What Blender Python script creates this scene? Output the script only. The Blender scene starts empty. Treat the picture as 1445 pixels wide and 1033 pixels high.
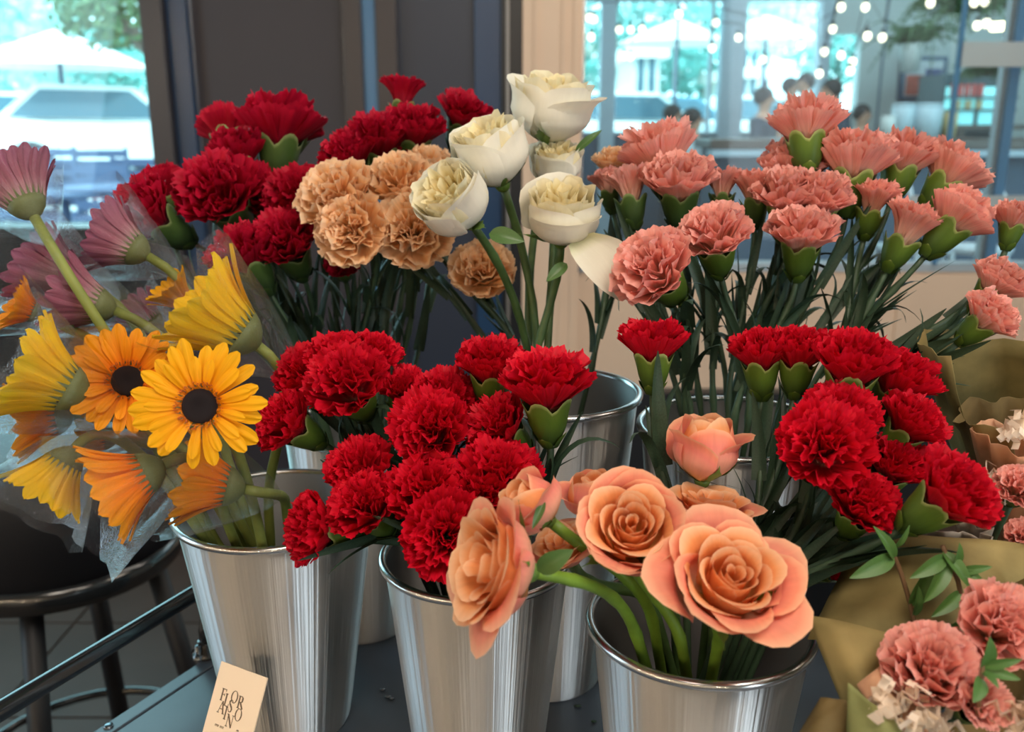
import bpy, math, random
import numpy as np
from mathutils import Vector, Matrix, Quaternion

# ---------------------------------------------------------------- camera, light, exposure
C = bpy.context.scene.collection
sc = bpy.context.scene
CAM_H = 1.45
TILT = math.radians(14.9)
FPX = 1300.0
CT, ST = math.cos(TILT), math.sin(TILT)

cam_d = bpy.data.cameras.new('camera')
cam_d.sensor_width = 36.0
cam_d.lens = FPX * 36.0 / 1445.0
cam_d.clip_start = 0.02
cam_d.clip_end = 200
cam_d.dof.use_dof = True
cam_d.dof.focus_distance = 0.76
cam_d.dof.aperture_fstop = 6.0
cam = bpy.data.objects.new('camera', cam_d)
C.objects.link(cam)
cam.location = (0, 0, CAM_H)
cam.rotation_euler = (math.radians(90) - TILT, 0, 0)
sc.camera = cam

sc.view_settings.view_transform = 'Standard'
sc.view_settings.look = 'None'
sc.view_settings.gamma = 1.0
sc.view_settings.use_curve_mapping = False
sc.view_settings.exposure = 0.3
sc.cycles.max_bounces = 8
sc.cycles.diffuse_bounces = 3
sc.cycles.glossy_bounces = 4
sc.cycles.transmission_bounces = 6
sc.cycles.transparent_max_bounces = 24
sc.cycles.caustics_reflective = False
sc.cycles.caustics_refractive = False
sc.cycles.sample_clamp_indirect = 4.0

world = bpy.data.worlds.new('daylight')
sc.world = world
world.use_nodes = True
wn = world.node_tree
bg = wn.nodes['Background']
bg.inputs['Color'].default_value = (0.50, 0.90, 1.0, 1)
bg.inputs['Strength'].default_value = 4.0

def area(name, loc, target, size, size_y, power, col):
    l = bpy.data.lights.new(name, 'AREA')
    l.shape = 'RECTANGLE'
    l.size, l.size_y = size, size_y
    l.energy = power
    l.color = col
    o = bpy.data.objects.new(name, l)
    C.objects.link(o)
    o.location = loc
    o.rotation_euler = (Vector(target) - Vector(loc)).to_track_quat('-Z', 'Y').to_euler()
    return o

sun = bpy.data.lights.new('sun', 'SUN')
sun.energy = 2.6
sun.color = (0.92, 1.0, 0.97)
sun.angle = math.radians(2)
suno = bpy.data.objects.new('sun', sun)
C.objects.link(suno)
suno.rotation_euler = (math.radians(42), 0, math.radians(-25))

area('assumed_key_light', (0.35, -0.35, 3.05), (0.1, 0.75, 1.1), 1.6, 1.0, 38, (1.0, 0.88, 0.74))  # assumed warm overhead light, unseen; no ceiling panel is modelled
area('added_overhead_light', (1.9, 0.9, 3.05), (1.0, 1.4, 1.0), 0.9, 0.9, 15, (1.0, 0.86, 0.70))  # unseen warm area light, added; no lamp is modelled here
area('added_rear_daylight', (2.5, -2.3, 1.5), (0.1, 0.8, 1.05), 0.9, 2.4, 40, (0.80, 0.93, 1.0))  # unseen added light, standing in for assumed daylight behind the camera
area('added_wall_fill', (1.1, 2.3, 3.1), (1.0, 3.4, 1.2), 2.6, 0.5, 15, (1.0, 0.90, 0.79))  # unseen fill light, added to brighten the cream wall and pillar
for k_, (lx, ly, lz, lp) in enumerate(((-2.6, -0.55, 1.9, 3.0), (-2.4, -1.15, 2.0, 3.4), (-2.1, -1.5, 1.8, 2.6), (-1.75, -1.75, 2.1, 3.6), (-1.2, -2.2, 1.9, 3.0), (-0.45, -2.5, 2.0, 2.4), (0.55, -2.5, 1.9, 3.2))):
    pl = bpy.data.lights.new('assumed_bulb_light', 'POINT')      # unseen point lights, added for warm streaks on the buckets; bulbs only assumed
    pl.energy, pl.color, pl.shadow_soft_size = lp, (1.0, 0.76, 0.50), 0.035
    po = bpy.data.objects.new('assumed_bulb_light', pl)
    C.objects.link(po)
    po.location = (lx, ly, lz)
    pl.energy = lp * 3.4
area('added_side_daylight', (-2.75, 0.9, 1.75), (-0.2, 0.9, 1.1), 1.2, 1.6, 16, (0.55, 0.82, 1.0))  # unseen cool area light, added at the left; that wall has no window
area('added_cafe_light', (3.2, 7.5, 3.9), (3.2, 8.0, 0.0), 3.5, 4.5, 135, (0.80, 0.94, 1.0))  # unseen overhead light, added to brighten the cafe

rng = random.Random(11)
PI = math.pi

# ---------------------------------------------------------------- helpers
CAMROT = Matrix(((1, 0, 0), (0, ST, -CT), (0, CT, ST)))   # camera axes (right, up, towards viewer) -> world

def P(px, py, d):
    """A point in the room: at pixel (px, py) of the 1445 x 1033 frame, d metres deep."""
    xc = (px - 722.5) / FPX * d
    yc = -(py - 516.5) / FPX * d
    return Vector((xc, yc * ST + d * CT, CAM_H + yc * CT - d * ST))

def on_y(px, py, Y):
    """The point at pixel (px, py) that lies in the upright plane y = Y."""
    a = CT + (-(py - 516.5) / FPX) * ST
    return P(px, py, Y / a)

def dirw(ax, ay, az):
    return (CAMROT @ Vector((ax, ay, az))).normalized()

def lin(r, g, b):
    f = lambda c: ((c / 255) / 12.92) if c / 255 <= 0.04045 else (((c / 255) + 0.055) / 1.055) ** 2.4
    return (f(r), f(g), f(b))

def tag(o, label=None, cat=None, group=None, kind=None):
    if label: o['label'] = label
    if cat: o['category'] = cat
    if group: o['group'] = group
    if kind: o['kind'] = kind
    return o

def empty(name, loc, label, cat, group=None):
    o = bpy.data.objects.new(name, None)
    o.empty_display_size = 0.02
    C.objects.link(o)
    o.location = loc
    return tag(o, label, cat, group)

def link(name, me, parent=None, M=None, mat=None):
    o = bpy.data.objects.new(name, me)
    C.objects.link(o)
    if mat is not None:
        if len(me.materials) == 0:
            me.materials.append(mat)
    if parent is not None:
        o.parent = parent
        if M is not None:
            o.matrix_basis = M
        elif parent.type == 'EMPTY' and parent.parent is None:
            o.location = -parent.location            # mesh data in world coordinates
    elif M is not None:
        o.matrix_basis = M
    return o

class MB:
    """Collects grids, boxes, tubes and lathes into one mesh."""
    def __init__(s):
        s.v, s.f, s.uv, s.n = [], [], [], 0
    def add(s, verts, faces, uv=None):
        verts = np.asarray(verts, dtype=float).reshape(-1, 3)
        s.v.append(verts)
        s.f += [tuple(i + s.n for i in f) for f in faces]
        s.uv.append(np.zeros((len(verts), 2)) if uv is None else np.asarray(uv, dtype=float).reshape(-1, 2))
        s.n += len(verts)
        return s
    def grid(s, pts, closed=False, uv=None):
        nu, nv = pts.shape[:2]
        if uv is None:
            U, V = np.meshgrid(np.linspace(0, 1, nu), np.linspace(0, 1, nv), indexing='ij')
            uv = np.stack([U, V], -1)
        fs = []
        for i in range(nu - 1):
            for j in range(nv if closed else nv - 1):
                k = (j + 1) % nv
                fs.append((i * nv + j, i * nv + k, (i + 1) * nv + k, (i + 1) * nv + j))
        return s.add(pts, fs, uv)
    def box(s, c, size, R=None):
        x, y, z = [a / 2 for a in size]
        vs = np.array([(-x, -y, -z), (x, -y, -z), (x, y, -z), (-x, y, -z), (-x, -y, z), (x, -y, z), (x, y, z), (-x, y, z)])
        if R is not None:
            vs = vs @ np.array(R.to_3x3()).T
        vs = vs + np.array(c)
        return s.add(vs, [(0, 3, 2, 1), (4, 5, 6, 7), (0, 1, 5, 4), (1, 2, 6, 5), (2, 3, 7, 6), (3, 0, 4, 7)])
    def span(s, lo, hi):
        return s.box([(a + b) / 2 for a, b in zip(lo, hi)], [abs(b - a) for a, b in zip(lo, hi)])
    def tube(s, pts, rad, sides=8, cap=True):
        pts = [Vector(p) for p in pts]
        n = len(pts)
        rad = [rad] * n if not hasattr(rad, '__len__') else rad
        t = (pts[1] - pts[0]).normalized()
        x = t.orthogonal().normalized()
        rows = []
        for i in range(n):
            a = pts[max(0, i - 1)]
            b = pts[min(n - 1, i + 1)]
            t = (b - a).normalized()
            x = (x - t * x.dot(t)).normalized()
            y = t.cross(x)
            rows.append([pts[i] + (x * math.cos(k * 2 * PI / sides) + y * math.sin(k * 2 * PI / sides)) * rad[i] for k in range(sides)])
        base = s.n
        s.grid(np.array([[tuple(p) for p in r] for r in rows]), closed=True)
        if cap:
            s.f.append(tuple(base + k for k in range(sides))[::-1])
            s.f.append(tuple(base + (n - 1) * sides + k for k in range(sides)))
        return s
    def lathe(s, prof, c=(0, 0, 0), sides=32, cap0=False, cap1=False):
        ang = np.arange(sides) * 2 * PI / sides
        pts = np.array([[(c[0] + r * math.cos(a), c[1] + r * math.sin(a), c[2] + z) for a in ang] for r, z in prof])
        base = s.n
        s.grid(pts, closed=True)
        if cap0: s.f.append(tuple(base + k for k in range(sides))[::-1])
        if cap1: s.f.append(tuple(base + (len(prof) - 1) * sides + k for k in range(sides)))
        return s
    def ball(s, c, r, sides=12, rings=8, sq=(1, 1, 1)):
        pr = [(math.sin(PI * i / rings) * r + 1e-5, -math.cos(PI * i / rings) * r) for i in range(rings + 1)]
        ang = np.arange(sides) * 2 * PI / sides
        pts = np.array([[(c[0] + a * math.cos(t) * sq[0], c[1] + a * math.sin(t) * sq[1], c[2] + z * sq[2]) for t in ang] for a, z in pr])
        return s.grid(pts, closed=True)
    def mesh(s, name, mat=None, smooth=True):
        me = bpy.data.meshes.new(name)
        V = np.concatenate(s.v)
        me.from_pydata(V.tolist(), [], s.f)
        U = np.concatenate(s.uv)
        ul = me.uv_layers.new(name='UVMap')
        li = np.empty(len(me.loops), dtype=np.int32)
        me.loops.foreach_get('vertex_index', li)
        ul.data.foreach_set('uv', U[li].astype(np.float32).ravel())
        me.polygons.foreach_set('use_smooth', np.full(len(me.polygons), smooth))
        if mat: me.materials.append(mat)
        me.update()
        return me
    def build(s, name, mat, parent=None, M=None, smooth=True):
        return link(name, s.mesh(name, mat, smooth), parent, M)

def bevel(o, w, seg=2):
    m = o.modifiers.new('bevel', 'BEVEL')
    m.width, m.segments, m.limit_method = w, seg, 'ANGLE'
    return o

def part_box(name, lo, hi, mat, parent=None, bev=0.0):
    o = MB().span(lo, hi).build(name, mat, parent, smooth=False)
    if bev: bevel(o, bev)
    return o

def struct(o):
    o['kind'] = 'structure'
    return o

# ---------------------------------------------------------------- materials
def newmat(name):
    m = bpy.data.materials.new(name)
    m.use_nodes = True
    nt = m.node_tree
    return m, nt, nt.nodes['Principled BSDF']

def simple(name, col, rough=0.5, metal=0.0, emit=None, es=1.0, noise=0.0, nscale=8.0, spec=0.5, bump=0.0):
    m, nt, b = newmat(name)
    b.inputs['Base Color'].default_value = (*col, 1)
    b.inputs['Roughness'].default_value = rough
    b.inputs['Metallic'].default_value = metal
    b.inputs['Specular IOR Level'].default_value = spec
    if emit:
        b.inputs['Emission Color'].default_value = (*emit, 1)
        b.inputs['Emission Strength'].default_value = es
    if noise or bump:
        tc = nt.nodes.new('ShaderNodeTexCoord')
        n = nt.nodes.new('ShaderNodeTexNoise')
        n.inputs['Scale'].default_value = nscale
        n.inputs['Detail'].default_value = 5
        nt.links.new(tc.outputs['Object'], n.inputs['Vector'])
        if noise:
            r = nt.nodes.new('ShaderNodeValToRGB')
            r.color_ramp.elements[0].position, r.color_ramp.elements[1].position = 0.3, 0.7
            r.color_ramp.elements[0].color = (*[c * (1 - noise) for c in col], 1)
            r.color_ramp.elements[1].color = (*[min(1, c * (1 + noise)) for c in col], 1)
            nt.links.new(n.outputs['Fac'], r.inputs['Fac'])
            nt.links.new(r.outputs['Color'], b.inputs['Base Color'])
        if bump:
            bp = nt.nodes.new('ShaderNodeBump')
            bp.inputs['Strength'].default_value = bump
            bp.inputs['Distance'].default_value = 0.002
            nt.links.new(n.outputs['Fac'], bp.inputs['Height'])
            nt.links.new(bp.outputs['Normal'], b.inputs['Normal'])
    return m

def petal_mat(name, stops, rough=0.55, trans=0.25, vein=0.12, vscale=26.0, vary=0.06, spec=0.25):
    """Colour runs along each petal (UV x: claw to edge); fine veins run the same way; petals let light through."""
    m, nt, b = newmat(name)
    uv = nt.nodes.new('ShaderNodeUVMap')
    sx = nt.nodes.new('ShaderNodeSeparateXYZ')
    nt.links.new(uv.outputs['UV'], sx.inputs[0])
    r = nt.nodes.new('ShaderNodeValToRGB')
    el = r.color_ramp.elements
    el[0].position, el[0].color = stops[0][0], (*stops[0][1], 1)
    el[1].position, el[1].color = stops[-1][0], (*stops[-1][1], 1)
    for p, c in stops[1:-1]:
        e = el.new(p)
        e.color = (*c, 1)
    nt.links.new(sx.outputs['X'], r.inputs['Fac'])
    cb = nt.nodes.new('ShaderNodeCombineXYZ')
    mu = nt.nodes.new('ShaderNodeMath'); mu.operation = 'MULTIPLY'; mu.inputs[1].default_value = 1.6
    mv = nt.nodes.new('ShaderNodeMath'); mv.operation = 'MULTIPLY'; mv.inputs[1].default_value = vscale
    nt.links.new(sx.outputs['X'], mu.inputs[0]); nt.links.new(sx.outputs['Y'], mv.inputs[0])
    nt.links.new(mu.outputs[0], cb.inputs[0]); nt.links.new(mv.outputs[0], cb.inputs[1])
    n = nt.nodes.new('ShaderNodeTexNoise')
    n.inputs['Scale'].default_value = 1.0
    n.inputs['Detail'].default_value = 3
    nt.links.new(cb.outputs[0], n.inputs['Vector'])
    oi = nt.nodes.new('ShaderNodeObjectInfo')
    hs = nt.nodes.new('ShaderNodeHueSaturation')
    v1 = nt.nodes.new('ShaderNodeMapRange')
    v1.inputs['From Min'].default_value, v1.inputs['From Max'].default_value = 0.25, 0.75
    v1.inputs['To Min'].default_value, v1.inputs['To Max'].default_value = 1 - vein, 1 + vein
    nt.links.new(n.outputs['Fac'], v1.inputs['Value'])
    v2 = nt.nodes.new('ShaderNodeMapRange')
    v2.inputs['To Min'].default_value, v2.inputs['To Max'].default_value = 1 - vary, 1 + vary
    nt.links.new(oi.outputs['Random'], v2.inputs['Value'])
    vm = nt.nodes.new('ShaderNodeMath'); vm.operation = 'MULTIPLY'
    nt.links.new(v1.outputs[0], vm.inputs[0]); nt.links.new(v2.outputs[0], vm.inputs[1])
    nt.links.new(vm.outputs[0], hs.inputs['Value'])
    nt.links.new(r.outputs['Color'], hs.inputs['Color'])
    nt.links.new(hs.outputs['Color'], b.inputs['Base Color'])
    b.inputs['Roughness'].default_value = rough
    b.inputs['Specular IOR Level'].default_value = spec
    bp = nt.nodes.new('ShaderNodeBump')
    bp.inputs['Strength'].default_value = 0.25
    bp.inputs['Distance'].default_value = 0.001
    nt.links.new(n.outputs['Fac'], bp.inputs['Height'])
    nt.links.new(bp.outputs['Normal'], b.inputs['Normal'])
    t = nt.nodes.new('ShaderNodeBsdfTranslucent')
    nt.links.new(hs.outputs['Color'], t.inputs['Color'])
    mx = nt.nodes.new('ShaderNodeMixShader')
    mx.inputs[0].default_value = trans
    nt.links.new(b.outputs[0], mx.inputs[1]); nt.links.new(t.outputs[0], mx.inputs[2])
    nt.links.new(mx.outputs[0], nt.nodes['Material Output'].inputs['Surface'])
    return m

M = {}
# carnations
M['red'] = petal_mat('red_carnation_petal', [(0.0, lin(225, 175, 165)), (0.22, lin(190, 30, 50)), (0.6, lin(206, 5, 32)), (1.0, lin(224, 18, 48))], trans=0.22, vein=0.2)
M['crimson'] = petal_mat('crimson_carnation_petal', [(0.0, lin(205, 150, 150)), (0.22, lin(165, 25, 50)), (0.6, lin(172, 4, 36)), (1.0, lin(198, 20, 56))], trans=0.22, vein=0.2)
M['pink'] = petal_mat('coral_pink_carnation_petal', [(0.0, lin(248, 226, 196)), (0.3, lin(247, 192, 172)), (0.7, lin(247, 168, 156)), (1.0, lin(251, 186, 174))], trans=0.28, vein=0.12)
M['peach'] = petal_mat('peach_carnation_petal', [(0.0, lin(249, 230, 192)), (0.4, lin(251, 200, 144)), (0.8, lin(252, 202, 148)), (1.0, lin(254, 220, 184))], trans=0.28, vein=0.1)
# roses
M['orange_in'] = petal_mat('apricot_rose_inner_petal', [(0.0, lin(250, 190, 100)), (0.5, lin(252, 168, 104)), (0.86, lin(252, 172, 112)), (1.0, lin(254, 206, 164))], trans=0.28, vein=0.05, vscale=14)  # palest last stop is an edge highlight put into the colour
M['orange_out'] = petal_mat('apricot_rose_outer_petal', [(0.0, lin(247, 214, 140)), (0.3, lin(245, 182, 150)), (0.7, lin(246, 146, 130)), (0.9, lin(250, 156, 126)), (1.0, lin(253, 190, 152))], trans=0.25, vein=0.06, vscale=14)  # lip highlight painted in by the last, palest stop
M['white_out'] = petal_mat('white_rose_outer_petal', [(0.0, lin(222, 226, 180)), (0.2, lin(244, 240, 224)), (1.0, lin(250, 246, 232))], trans=0.22, vein=0.03, vscale=12)
M['white_mid'] = petal_mat('cream_rose_middle_petal', [(0.0, lin(246, 226, 150)), (0.6, lin(248, 238, 196)), (1.0, lin(246, 236, 205))], trans=0.25, vein=0.04, vscale=12)
M['white_in'] = petal_mat('yellow_rose_heart_petal', [(0.0, lin(248, 204, 100)), (0.6, lin(251, 228, 150)), (1.0, lin(252, 240, 200))], trans=0.3, vein=0.05, vscale=12)
# gerberas
M['yellow'] = petal_mat('yellow_gerbera_petal', [(0.0, lin(250, 140, 10)), (0.35, lin(252, 172, 8)), (1.0, lin(253, 188, 20))], trans=0.25, vein=0.12, vscale=16)
M['lemon'] = petal_mat('lemon_gerbera_petal', [(0.0, lin(225, 190, 40)), (0.4, lin(248, 200, 20)), (1.0, lin(252, 206, 28))], trans=0.3, vein=0.12, vscale=16)
M['amber'] = petal_mat('amber_gerbera_petal', [(0.0, lin(240, 110, 10)), (0.4, lin(250, 146, 10)), (1.0, lin(252, 166, 24))], trans=0.25, vein=0.14, vscale=16)
M['mauve'] = petal_mat('mauve_gerbera_petal', [(0.0, lin(200, 160, 160)), (0.4, lin(176, 104, 122)), (1.0, lin(168, 92, 116))], trans=0.25, vein=0.2, vscale=16)
M['floret'] = simple('orange_floret', lin(206, 104, 30), 0.6)
M['dark_eye'] = simple('gerbera_dark_eye', lin(28, 12, 20), 0.75, noise=0.5, nscale=700, bump=0.8)
# greens
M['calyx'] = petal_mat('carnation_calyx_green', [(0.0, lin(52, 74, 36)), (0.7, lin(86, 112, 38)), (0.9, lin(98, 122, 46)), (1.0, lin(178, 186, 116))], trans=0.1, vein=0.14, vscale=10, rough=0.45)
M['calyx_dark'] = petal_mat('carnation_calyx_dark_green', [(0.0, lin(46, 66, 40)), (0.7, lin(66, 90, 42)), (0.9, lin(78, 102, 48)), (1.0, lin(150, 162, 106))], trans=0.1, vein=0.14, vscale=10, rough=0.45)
M['stem'] = simple('carnation_stem_green', lin(58, 80, 56), 0.5, noise=0.25, nscale=60)
M['leaf'] = simple('carnation_leaf_green', lin(48, 70, 52), 0.5, noise=0.25, nscale=60)
M['rose_stem'] = simple('rose_stem_green', lin(118, 152, 52), 0.45, noise=0.2, nscale=50)
M['rose_dark'] = simple('rose_stem_dark_green', lin(70, 96, 50), 0.45, noise=0.25, nscale=50)
M['sepal'] = simple('rose_sepal_green', lin(96, 128, 52), 0.5, noise=0.2, nscale=80)
M['rose_leaf'] = simple('rose_leaf_green', lin(72, 104, 50), 0.4, noise=0.2, nscale=60)
M['gerbera_stem'] = simple('gerbera_stem_green', lin(128, 138, 66), 0.55, noise=0.15, nscale=50)
M['gerbera_calyx'] = simple('gerbera_bract_green', lin(104, 112, 66), 0.6, noise=0.3, nscale=120)
M['sprig_leaf'] = simple('sprig_leaf_green', lin(78, 116, 56), 0.45, noise=0.2, nscale=60)
M['twig'] = simple('sprig_twig_brown', lin(112, 84, 56), 0.6, noise=0.2, nscale=60)

def film_mat(name, tint=(0.985, 0.99, 1.0), haze=0.012):
    m, nt, b = newmat(name)
    nt.nodes.remove(b)
    tr = nt.nodes.new('ShaderNodeBsdfTransparent')
    tr.inputs['Color'].default_value = (*tint, 1)
    gl = nt.nodes.new('ShaderNodeBsdfGlossy')
    gl.inputs['Roughness'].default_value = 0.07
    lw = nt.nodes.new('ShaderNodeLayerWeight')
    lw.inputs['Blend'].default_value = 0.20
    tc = nt.nodes.new('ShaderNodeTexCoord')
    n = nt.nodes.new('ShaderNodeTexNoise')
    n.inputs['Scale'].default_value = 38
    n.inputs['Detail'].default_value = 3
    nt.links.new(tc.outputs['Object'], n.inputs['Vector'])
    bp = nt.nodes.new('ShaderNodeBump')
    bp.inputs['Strength'].default_value = 0.6
    bp.inputs['Distance'].default_value = 0.003
    nt.links.new(n.outputs['Fac'], bp.inputs['Height'])
    nt.links.new(bp.outputs['Normal'], gl.inputs['Normal'])
    nt.links.new(bp.outputs['Normal'], lw.inputs['Normal'])
    ad = nt.nodes.new('ShaderNodeMapRange')
    ad.inputs['To Min'].default_value, ad.inputs['To Max'].default_value = 0.03, 0.40
    nt.links.new(lw.outputs['Fresnel'], ad.inputs['Value'])
    mx = nt.nodes.new('ShaderNodeMixShader')
    nt.links.new(ad.outputs[0], mx.inputs[0])
    nt.links.new(tr.outputs[0], mx.inputs[1]); nt.links.new(gl.outputs[0], mx.inputs[2])
    df = nt.nodes.new('ShaderNodeBsdfTranslucent')
    df.inputs['Color'].default_value = (0.8, 0.85, 0.9, 1)
    m2 = nt.nodes.new('ShaderNodeMixShader')
    m2.inputs[0].default_value = haze
    nt.links.new(mx.outputs[0], m2.inputs[1]); nt.links.new(df.outputs[0], m2.inputs[2])
    nt.links.new(m2.outputs[0], nt.nodes['Material Output'].inputs['Surface'])
    return m
M['film'] = film_mat('clear_plastic_film')

def glass_mat(name, tint, gloss, haze=0.0, hazecol=(0.7, 0.8, 0.85)):
    m, nt, b = newmat(name)
    nt.nodes.remove(b)
    tr = nt.nodes.new('ShaderNodeBsdfTransparent'); tr.inputs['Color'].default_value = (*tint, 1)
    gl = nt.nodes.new('ShaderNodeBsdfGlossy'); gl.inputs['Roughness'].default_value = 0.02
    mx = nt.nodes.new('ShaderNodeMixShader'); mx.inputs[0].default_value = gloss
    nt.links.new(tr.outputs[0], mx.inputs[1]); nt.links.new(gl.outputs[0], mx.inputs[2])
    out = mx
    if haze:
        df = nt.nodes.new('ShaderNodeBsdfDiffuse'); df.inputs['Color'].default_value = (*hazecol, 1)
        m2 = nt.nodes.new('ShaderNodeMixShader'); m2.inputs[0].default_value = haze
        nt.links.new(mx.outputs[0], m2.inputs[1]); nt.links.new(df.outputs[0], m2.inputs[2])
        out = m2
    nt.links.new(out.outputs[0], nt.nodes['Material Output'].inputs['Surface'])
    return m
M['glass'] = glass_mat('shopfront_glass', (0.93, 0.97, 0.98), 0.012, 0.04)
M['window_glass'] = glass_mat('window_glass', (0.95, 0.98, 0.98), 0.03)
M['frosted'] = glass_mat('frosted_band', (0.5, 0.56, 0.58), 0.03, 0.6, (0.66, 0.76, 0.80))

def steel(name):
    m, nt, b = newmat(name)
    b.inputs['Base Color'].default_value = (0.70, 0.69, 0.68, 1)
    b.inputs['Metallic'].default_value = 1.0
    b.inputs['Anisotropic'].default_value = 1.0
    b.inputs['Anisotropic Rotation'].default_value = 0.25
    tg = nt.nodes.new('ShaderNodeTangent'); tg.direction_type = 'RADIAL'; tg.axis = 'Z'
    nt.links.new(tg.outputs[0], b.inputs['Tangent'])
    tc = nt.nodes.new('ShaderNodeTexCoord')
    mp = nt.nodes.new('ShaderNodeMapping'); mp.inputs['Scale'].default_value = (3, 3, 420)
    n = nt.nodes.new('ShaderNodeTexNoise'); n.inputs['Scale'].default_value = 3.0; n.inputs['Detail'].default_value = 4
    nt.links.new(tc.outputs['Object'], mp.inputs[0]); nt.links.new(mp.outputs[0], n.inputs['Vector'])
    mr = nt.nodes.new('ShaderNodeMapRange')
    mr.inputs['To Min'].default_value, mr.inputs['To Max'].default_value = 0.41, 0.46
    nt.links.new(n.outputs['Fac'], mr.inputs['Value']); nt.links.new(mr.outputs[0], b.inputs['Roughness'])
    # drawing lines that run down the wall of the bucket
    uv = nt.nodes.new('ShaderNodeUVMap')
    mp2 = nt.nodes.new('ShaderNodeMapping'); mp2.inputs['Scale'].default_value = (0.15, 95, 1)
    n2 = nt.nodes.new('ShaderNodeTexNoise'); n2.inputs['Scale'].default_value = 1.0; n2.inputs['Detail'].default_value = 4
    nt.links.new(uv.outputs[0], mp2.inputs[0]); nt.links.new(mp2.outputs[0], n2.inputs['Vector'])
    bp = nt.nodes.new('ShaderNodeBump'); bp.inputs['Strength'].default_value = 0.7; bp.inputs['Distance'].default_value = 0.0013
    nt.links.new(n2.outputs['Fac'], bp.inputs['Height']); nt.links.new(bp.outputs[0], b.inputs['Normal'])
    return m
M['steel'] = steel('brushed_aluminium')
M['steel_inside'] = simple('darkened_aluminium_inside', (0.20, 0.20, 0.20), 0.55, 0.8)  # darker copy of the bucket metal; shade inside is put into its colour
M['rim'] = simple('polished_rim', (0.66, 0.66, 0.66), 0.22, 1.0)

M['cart'] = simple('dark_painted_steel', lin(76, 86, 98), 0.36, 0.0, noise=0.06, nscale=30, spec=0.8)
M['rail'] = simple('black_gloss_steel', lin(30, 34, 38), 0.16, 0.0, spec=1.0)
M['bolt'] = simple('bolt_steel', lin(120, 126, 132), 0.25, 1.0)
M['card'] = simple('cream_card', lin(250, 222, 190), 0.7)
M['ink'] = simple('brown_ink', lin(112, 88, 64), 0.7)
M['cream'] = simple('cream_wall', lin(226, 200, 176), 0.75, noise=0.03, nscale=3)
M['dark_panel'] = simple('charcoal_panel', lin(55, 53, 62), 0.45, noise=0.04, nscale=4)
M['dark_frame'] = simple('dark_grey_frame', lin(62, 58, 62), 0.35)
M['navy'] = simple('navy_frame', lin(36, 66, 100), 0.3)
M['blue_trim'] = simple('blue_grey_trim', lin(74, 128, 172), 0.3)
M['black'] = simple('black_trim', lin(30, 32, 36), 0.35)
M['navy_panel'] = simple('navy_panel', lin(46, 54, 70), 0.4)
M['metal_line'] = simple('bright_metal_edge', lin(190, 190, 195), 0.25, 1.0)
M['cable'] = simple('pale_cable', lin(170, 165, 160), 0.5)
M['floor'] = simple('brown_floor_tile', lin(74, 56, 47), 0.55, noise=0.15, nscale=5)
M['ceiling'] = simple('dark_ceiling', lin(120, 116, 110), 0.8)
M['room_wall'] = simple('room_wall', lin(214, 206, 196), 0.8)
M['stool'] = simple('black_stool', lin(18, 21, 28), 0.5)
M['white_paint'] = simple('white_painted_frame', lin(168, 182, 192), 0.6)
M['white_wall'] = simple('white_cafe_wall', lin(192, 198, 196), 0.8, noise=0.03, nscale=2)
M['counter_top'] = simple('dark_wood_counter', lin(84, 66, 58), 0.4, noise=0.2, nscale=6)
M['counter_front'] = simple('slate_blue_counter_front', lin(62, 76, 96), 0.6, noise=0.08, nscale=4)
M['cafe_floor'] = simple('grey_cafe_floor', lin(122, 128, 134), 0.5)
M['bulb'] = simple('lit_bulb', (1, 0.9, 0.7), 0.4, emit=(1.0, 0.88, 0.62), es=3.0)
M['tube_lamp'] = simple('lit_tube', (1, 0.9, 0.6), 0.4, emit=(1.0, 0.85, 0.45), es=7)
M['wire'] = simple('black_wire', lin(40, 40, 42), 0.6)
M['skin'] = simple('skin', lin(196, 150, 124), 0.6)
M['hair'] = simple('dark_hair', lin(34, 28, 28), 0.6)
M['dark_cloth'] = simple('dark_shirt', lin(46, 60, 78), 0.8)
M['grey_cloth'] = simple('grey_shirt', lin(120, 134, 146), 0.8)
M['pale_cloth'] = simple('pale_shirt', lin(190, 205, 210), 0.8)
M['trousers'] = simple('dark_trousers', lin(44, 48, 60), 0.8)
M['fern'] = simple('fern_green', lin(84, 112, 76), 0.6, noise=0.25, nscale=20)
M['pot'] = simple('white_pot', lin(214, 218, 214), 0.5)
M['poster_white'] = simple('poster_paper', lin(206, 212, 216), 0.6)
M['poster_red'] = simple('poster_red', lin(196, 92, 74), 0.6, noise=0.3, nscale=14)
M['poster_blue'] = simple('poster_blue', lin(96, 104, 146), 0.6, noise=0.3, nscale=14)
M['clear_tub'] = simple('translucent_tub', lin(188, 206, 214), 0.35)
M['fridge_glow'] = simple('fridge_light', (0.4, 0.9, 0.9), 0.5, emit=(0.22, 0.80, 0.86), es=0.7)
M['fridge'] = simple('fridge_casing', lin(70, 84, 90), 0.5)
M['red_pack'] = simple('red_packet', lin(206, 90, 84), 0.5)
M['tan_pack'] = simple('tan_packet', lin(196, 176, 130), 0.5)
M['chair_white'] = simple('white_bentwood', lin(208, 216, 222), 0.45)
M['pavement'] = simple('pale_pavement', lin(214, 214, 210), 0.8, noise=0.1, nscale=1.5)
M['street'] = simple('grey_street', lin(176, 182, 184), 0.8, noise=0.1, nscale=1.0)
M['car_white'] = simple('white_car_paint', lin(230, 234, 235), 0.3)
M['car_teal'] = simple('teal_car_paint', lin(70, 120, 140), 0.3)
M['car_glass'] = simple('car_window', lin(60, 96, 112), 0.1)
M['tyre'] = simple('tyre_rubber', lin(38, 40, 42), 0.8)
M['foliage'] = simple('tree_foliage', lin(96, 168, 160), 0.7, noise=0.4, nscale=2.5)
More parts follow.
